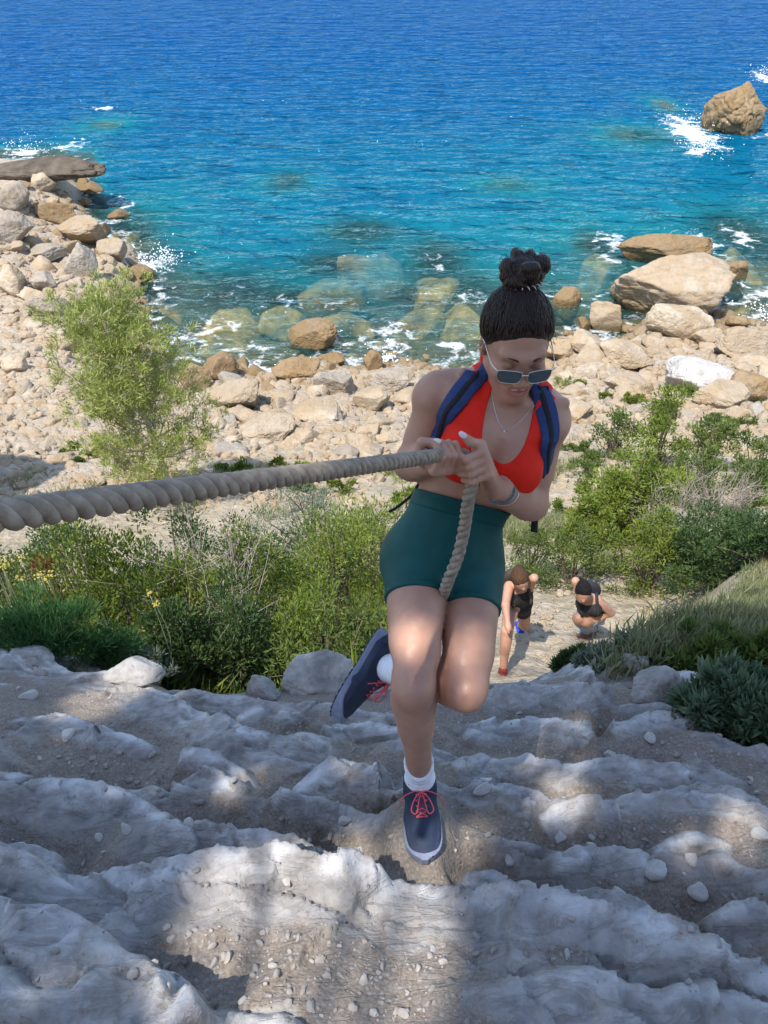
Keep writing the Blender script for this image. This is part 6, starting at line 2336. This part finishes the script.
gB = ground_hit([585, 592], [636, 634], lambda x, y: full_h(x, y)[0].reshape(np.shape(x)))
fB = gB[0] @ CAM_F
J2 = Jh(head=(583, 592.5, fB - .95), crown=(585, 587, fB - 1.02), shA=(580, 597, fB - .72), shB=(597, 600, fB - .70), hipA=(587, 614, fB - .42), hipB=(597, 615, fB - .38),
        elA=(575.5, 581, fB - .82), wrA=(584, 590, fB - .66), elB=(611, 613, fB - .62), wrB=(603, 617, fB - .56),
        knA=(578, 618, fB - .58), anA=(0, 0, 0), knB=(586, 621, fB - .55), anB=(0, 0, 0), toeA=(-.7, -.7, 0), toeB=(-.7, -.7, 0))
J2['anA'] = gB[0] + np.array([0, 0, .085]); J2['anB'] = gB[1] + np.array([0, 0.0, .085])
h2, fr2, tl2, tor2 = hiker("person", J2, "hiker with black hair and denim shorts stooping on the path at the right", (0.02, 0.02, 0.024), (0.22, 0.30, 0.44), (0.010, 0.008, 0.009), ((0.20, 0.10, 0.07), (0.20, 0.10, 0.07)), .03)
pack(fr2, tl2, tor2, simple_mat("black_canvas", (0.022, 0.022, 0.030), .9, .2, 60), "black backpack of the hiker in denim shorts")
# ------------------------------------------------------------------ the pine that shades the ledges, and the cliff on the left
SD = np.array(SUN_DIR)
rs = np.random.RandomState(31)
LIT = [  # picture points that the sun reaches through the crown, with the radius of the gap
    (95, 706, .16), (150, 700, .10), (425, 845, .11), (480, 835, .09), (300, 940, .27), (405, 930, .17), (235, 915, .17), (320, 995, .25), (440, 985, .15), (560, 815, .13), (520, 770, .08), (735, 832, .14),
    (345, 780, .09), (230, 790, .10), (130, 800, .08), (640, 940, .07), (690, 860, .10), (300, 668, .10), (60, 745, .07), (575, 720, .09), (500, 690, .08), (210, 730, .07), (590, 760, .07), (60, 1005, .10), (150, 985, .07)]
lit_pts = [(at_ground(x, y), r) for x, y, r in LIT]
lit_pts += [(at(440, 484, 1.92), .07), (at(428, 478, 1.92), .06), (at(408, 640, 1.93), .12), (at(478, 640, 1.93), .09), (at(558, 402, 1.86), .08), (at(415, 700, 1.83), .06), (at(425, 380, 1.84), .06)]


def gap(P):
    """how far each point's ray to the sun passes inside a gap"""
    out = np.zeros(len(P), bool)
    for q, r in lit_pts:
        d = P - q
        t = d @ SD
        out |= (((d - t[:, None] * SD) ** 2).sum(1) < r * r) & (t > 0.5)
    return out


px, py = rs.uniform(-160, 930, 5200), rs.uniform(640, 1090, 5200)
tg = ground_hit(px, np.minimum(py, 1080))
extra = np.stack([rs.uniform(-3.0, 2.2, 1500), rs.uniform(-.6, 2.3, 1500), np.zeros(1500)], 1)
extra[:, 2] = base_h(extra[:, 0], extra[:, 1])
bank = ground_hit(rs.uniform(570, 860, 900), rs.uniform(585, 720, 900))
keepb = (bank[:, 0] * 0.0 + rs.rand(900)) < np.interp(to_px(bank)[1], [585, 640, 700], [.10, .75, 1])
lowl = ground_hit(rs.uniform(-120, 180, 300), rs.uniform(600, 660, 300))
vb = bodyV[rs.randint(0, len(bodyV), 1700)]
tg = np.concatenate([tg, extra, bank[keepb], lowl, vb])
tg = tg[tg[:, 1] < 3.7 + 3 * (tg[:, 0] > 1.0)]
t = rs.uniform(5.6, 8.2, len(tg))
Pc = tg + SD * t[:, None] + rs.normal(size=(len(tg), 3)) * .04
ok = ~gap(Pc)
Pc = Pc[ok]
_x, _y, _f = to_px(Pc)
Pc = Pc[~((_f > 0) & (_y > -260))]
TB = np.array([-2.6, -4.3, float(base_h(np.array([-2.6]), np.array([-4.3]))[0])])
tree = empty("pine_tree", TB, "tall pine above the trail whose crown shades the ledges", "pine tree")
per = 26
n = len(Pc) * per
P = np.repeat(Pc, per, 0) + rs.normal(size=(n, 3)) * .062
ok = ~gap(P)
P = P[ok]; n = len(P)
D = rs.normal(size=(n, 3)) + np.array([0, 0, .3])
V, F = blades(P, D, .13 * rs.uniform(.6, 1.2, n), .018 * rs.uniform(.8, 1.2, n), rs, .05)
foliage_obj("crown", V, F, LM['needle'], tree, rs)
cm = Pc.mean(0)
top_ = TB + np.array([0.3, .6, 0]); top_[2] = cm[2] + .6
trk = spline([TB - np.array([0, 0, .4]), TB + (top_ - TB) * .35 + np.array([.2, -.1, 0]), TB + (top_ - TB) * .7, top_], 24)
obj("trunk", *tube(trk, np.linspace(.20, .07, 24), 12), bark, tree)
br = []
for i in range(46):
    e_ = Pc[rs.randint(len(Pc))]
    k = rs.randint(12, 24)
    br.append(tube(spline([trk[k], (trk[k] + e_) / 2 + np.array([0, 0, .35]), e_ + np.array([0, 0, .05])], 12), np.linspace(.035, .008, 12), 5))
obj("branches", *join(br), bark, tree)

# the outcrop left of the picture that shades the corner of the scree
edge = [at_ground(x, y) for x, y in ((-60, 452), (5, 462), (38, 478), (62, 500), (85, 520))]
ce = np.mean(edge, 0)
V, F = rock_shape(931, 5, 14, 34, .09, (1, 1, 1), .04)
tz = 7.5
tipc = np.array(edge[2]) + SD * tz
cx_, cy_ = tipc[0] - 2.3, tipc[1] - 1.3
zb = float(base_h(np.array([cx_]), np.array([cy_]))[0])
V = V * np.array([4.2, 3.4, (tipc[2] - zb) * 1.35]) + np.array([cx_, cy_, zb])
ol = obj("cliff", V, F, rockm)
tag(ol, "tall limestone outcrop beside the scree, shading its corner", "cliff")
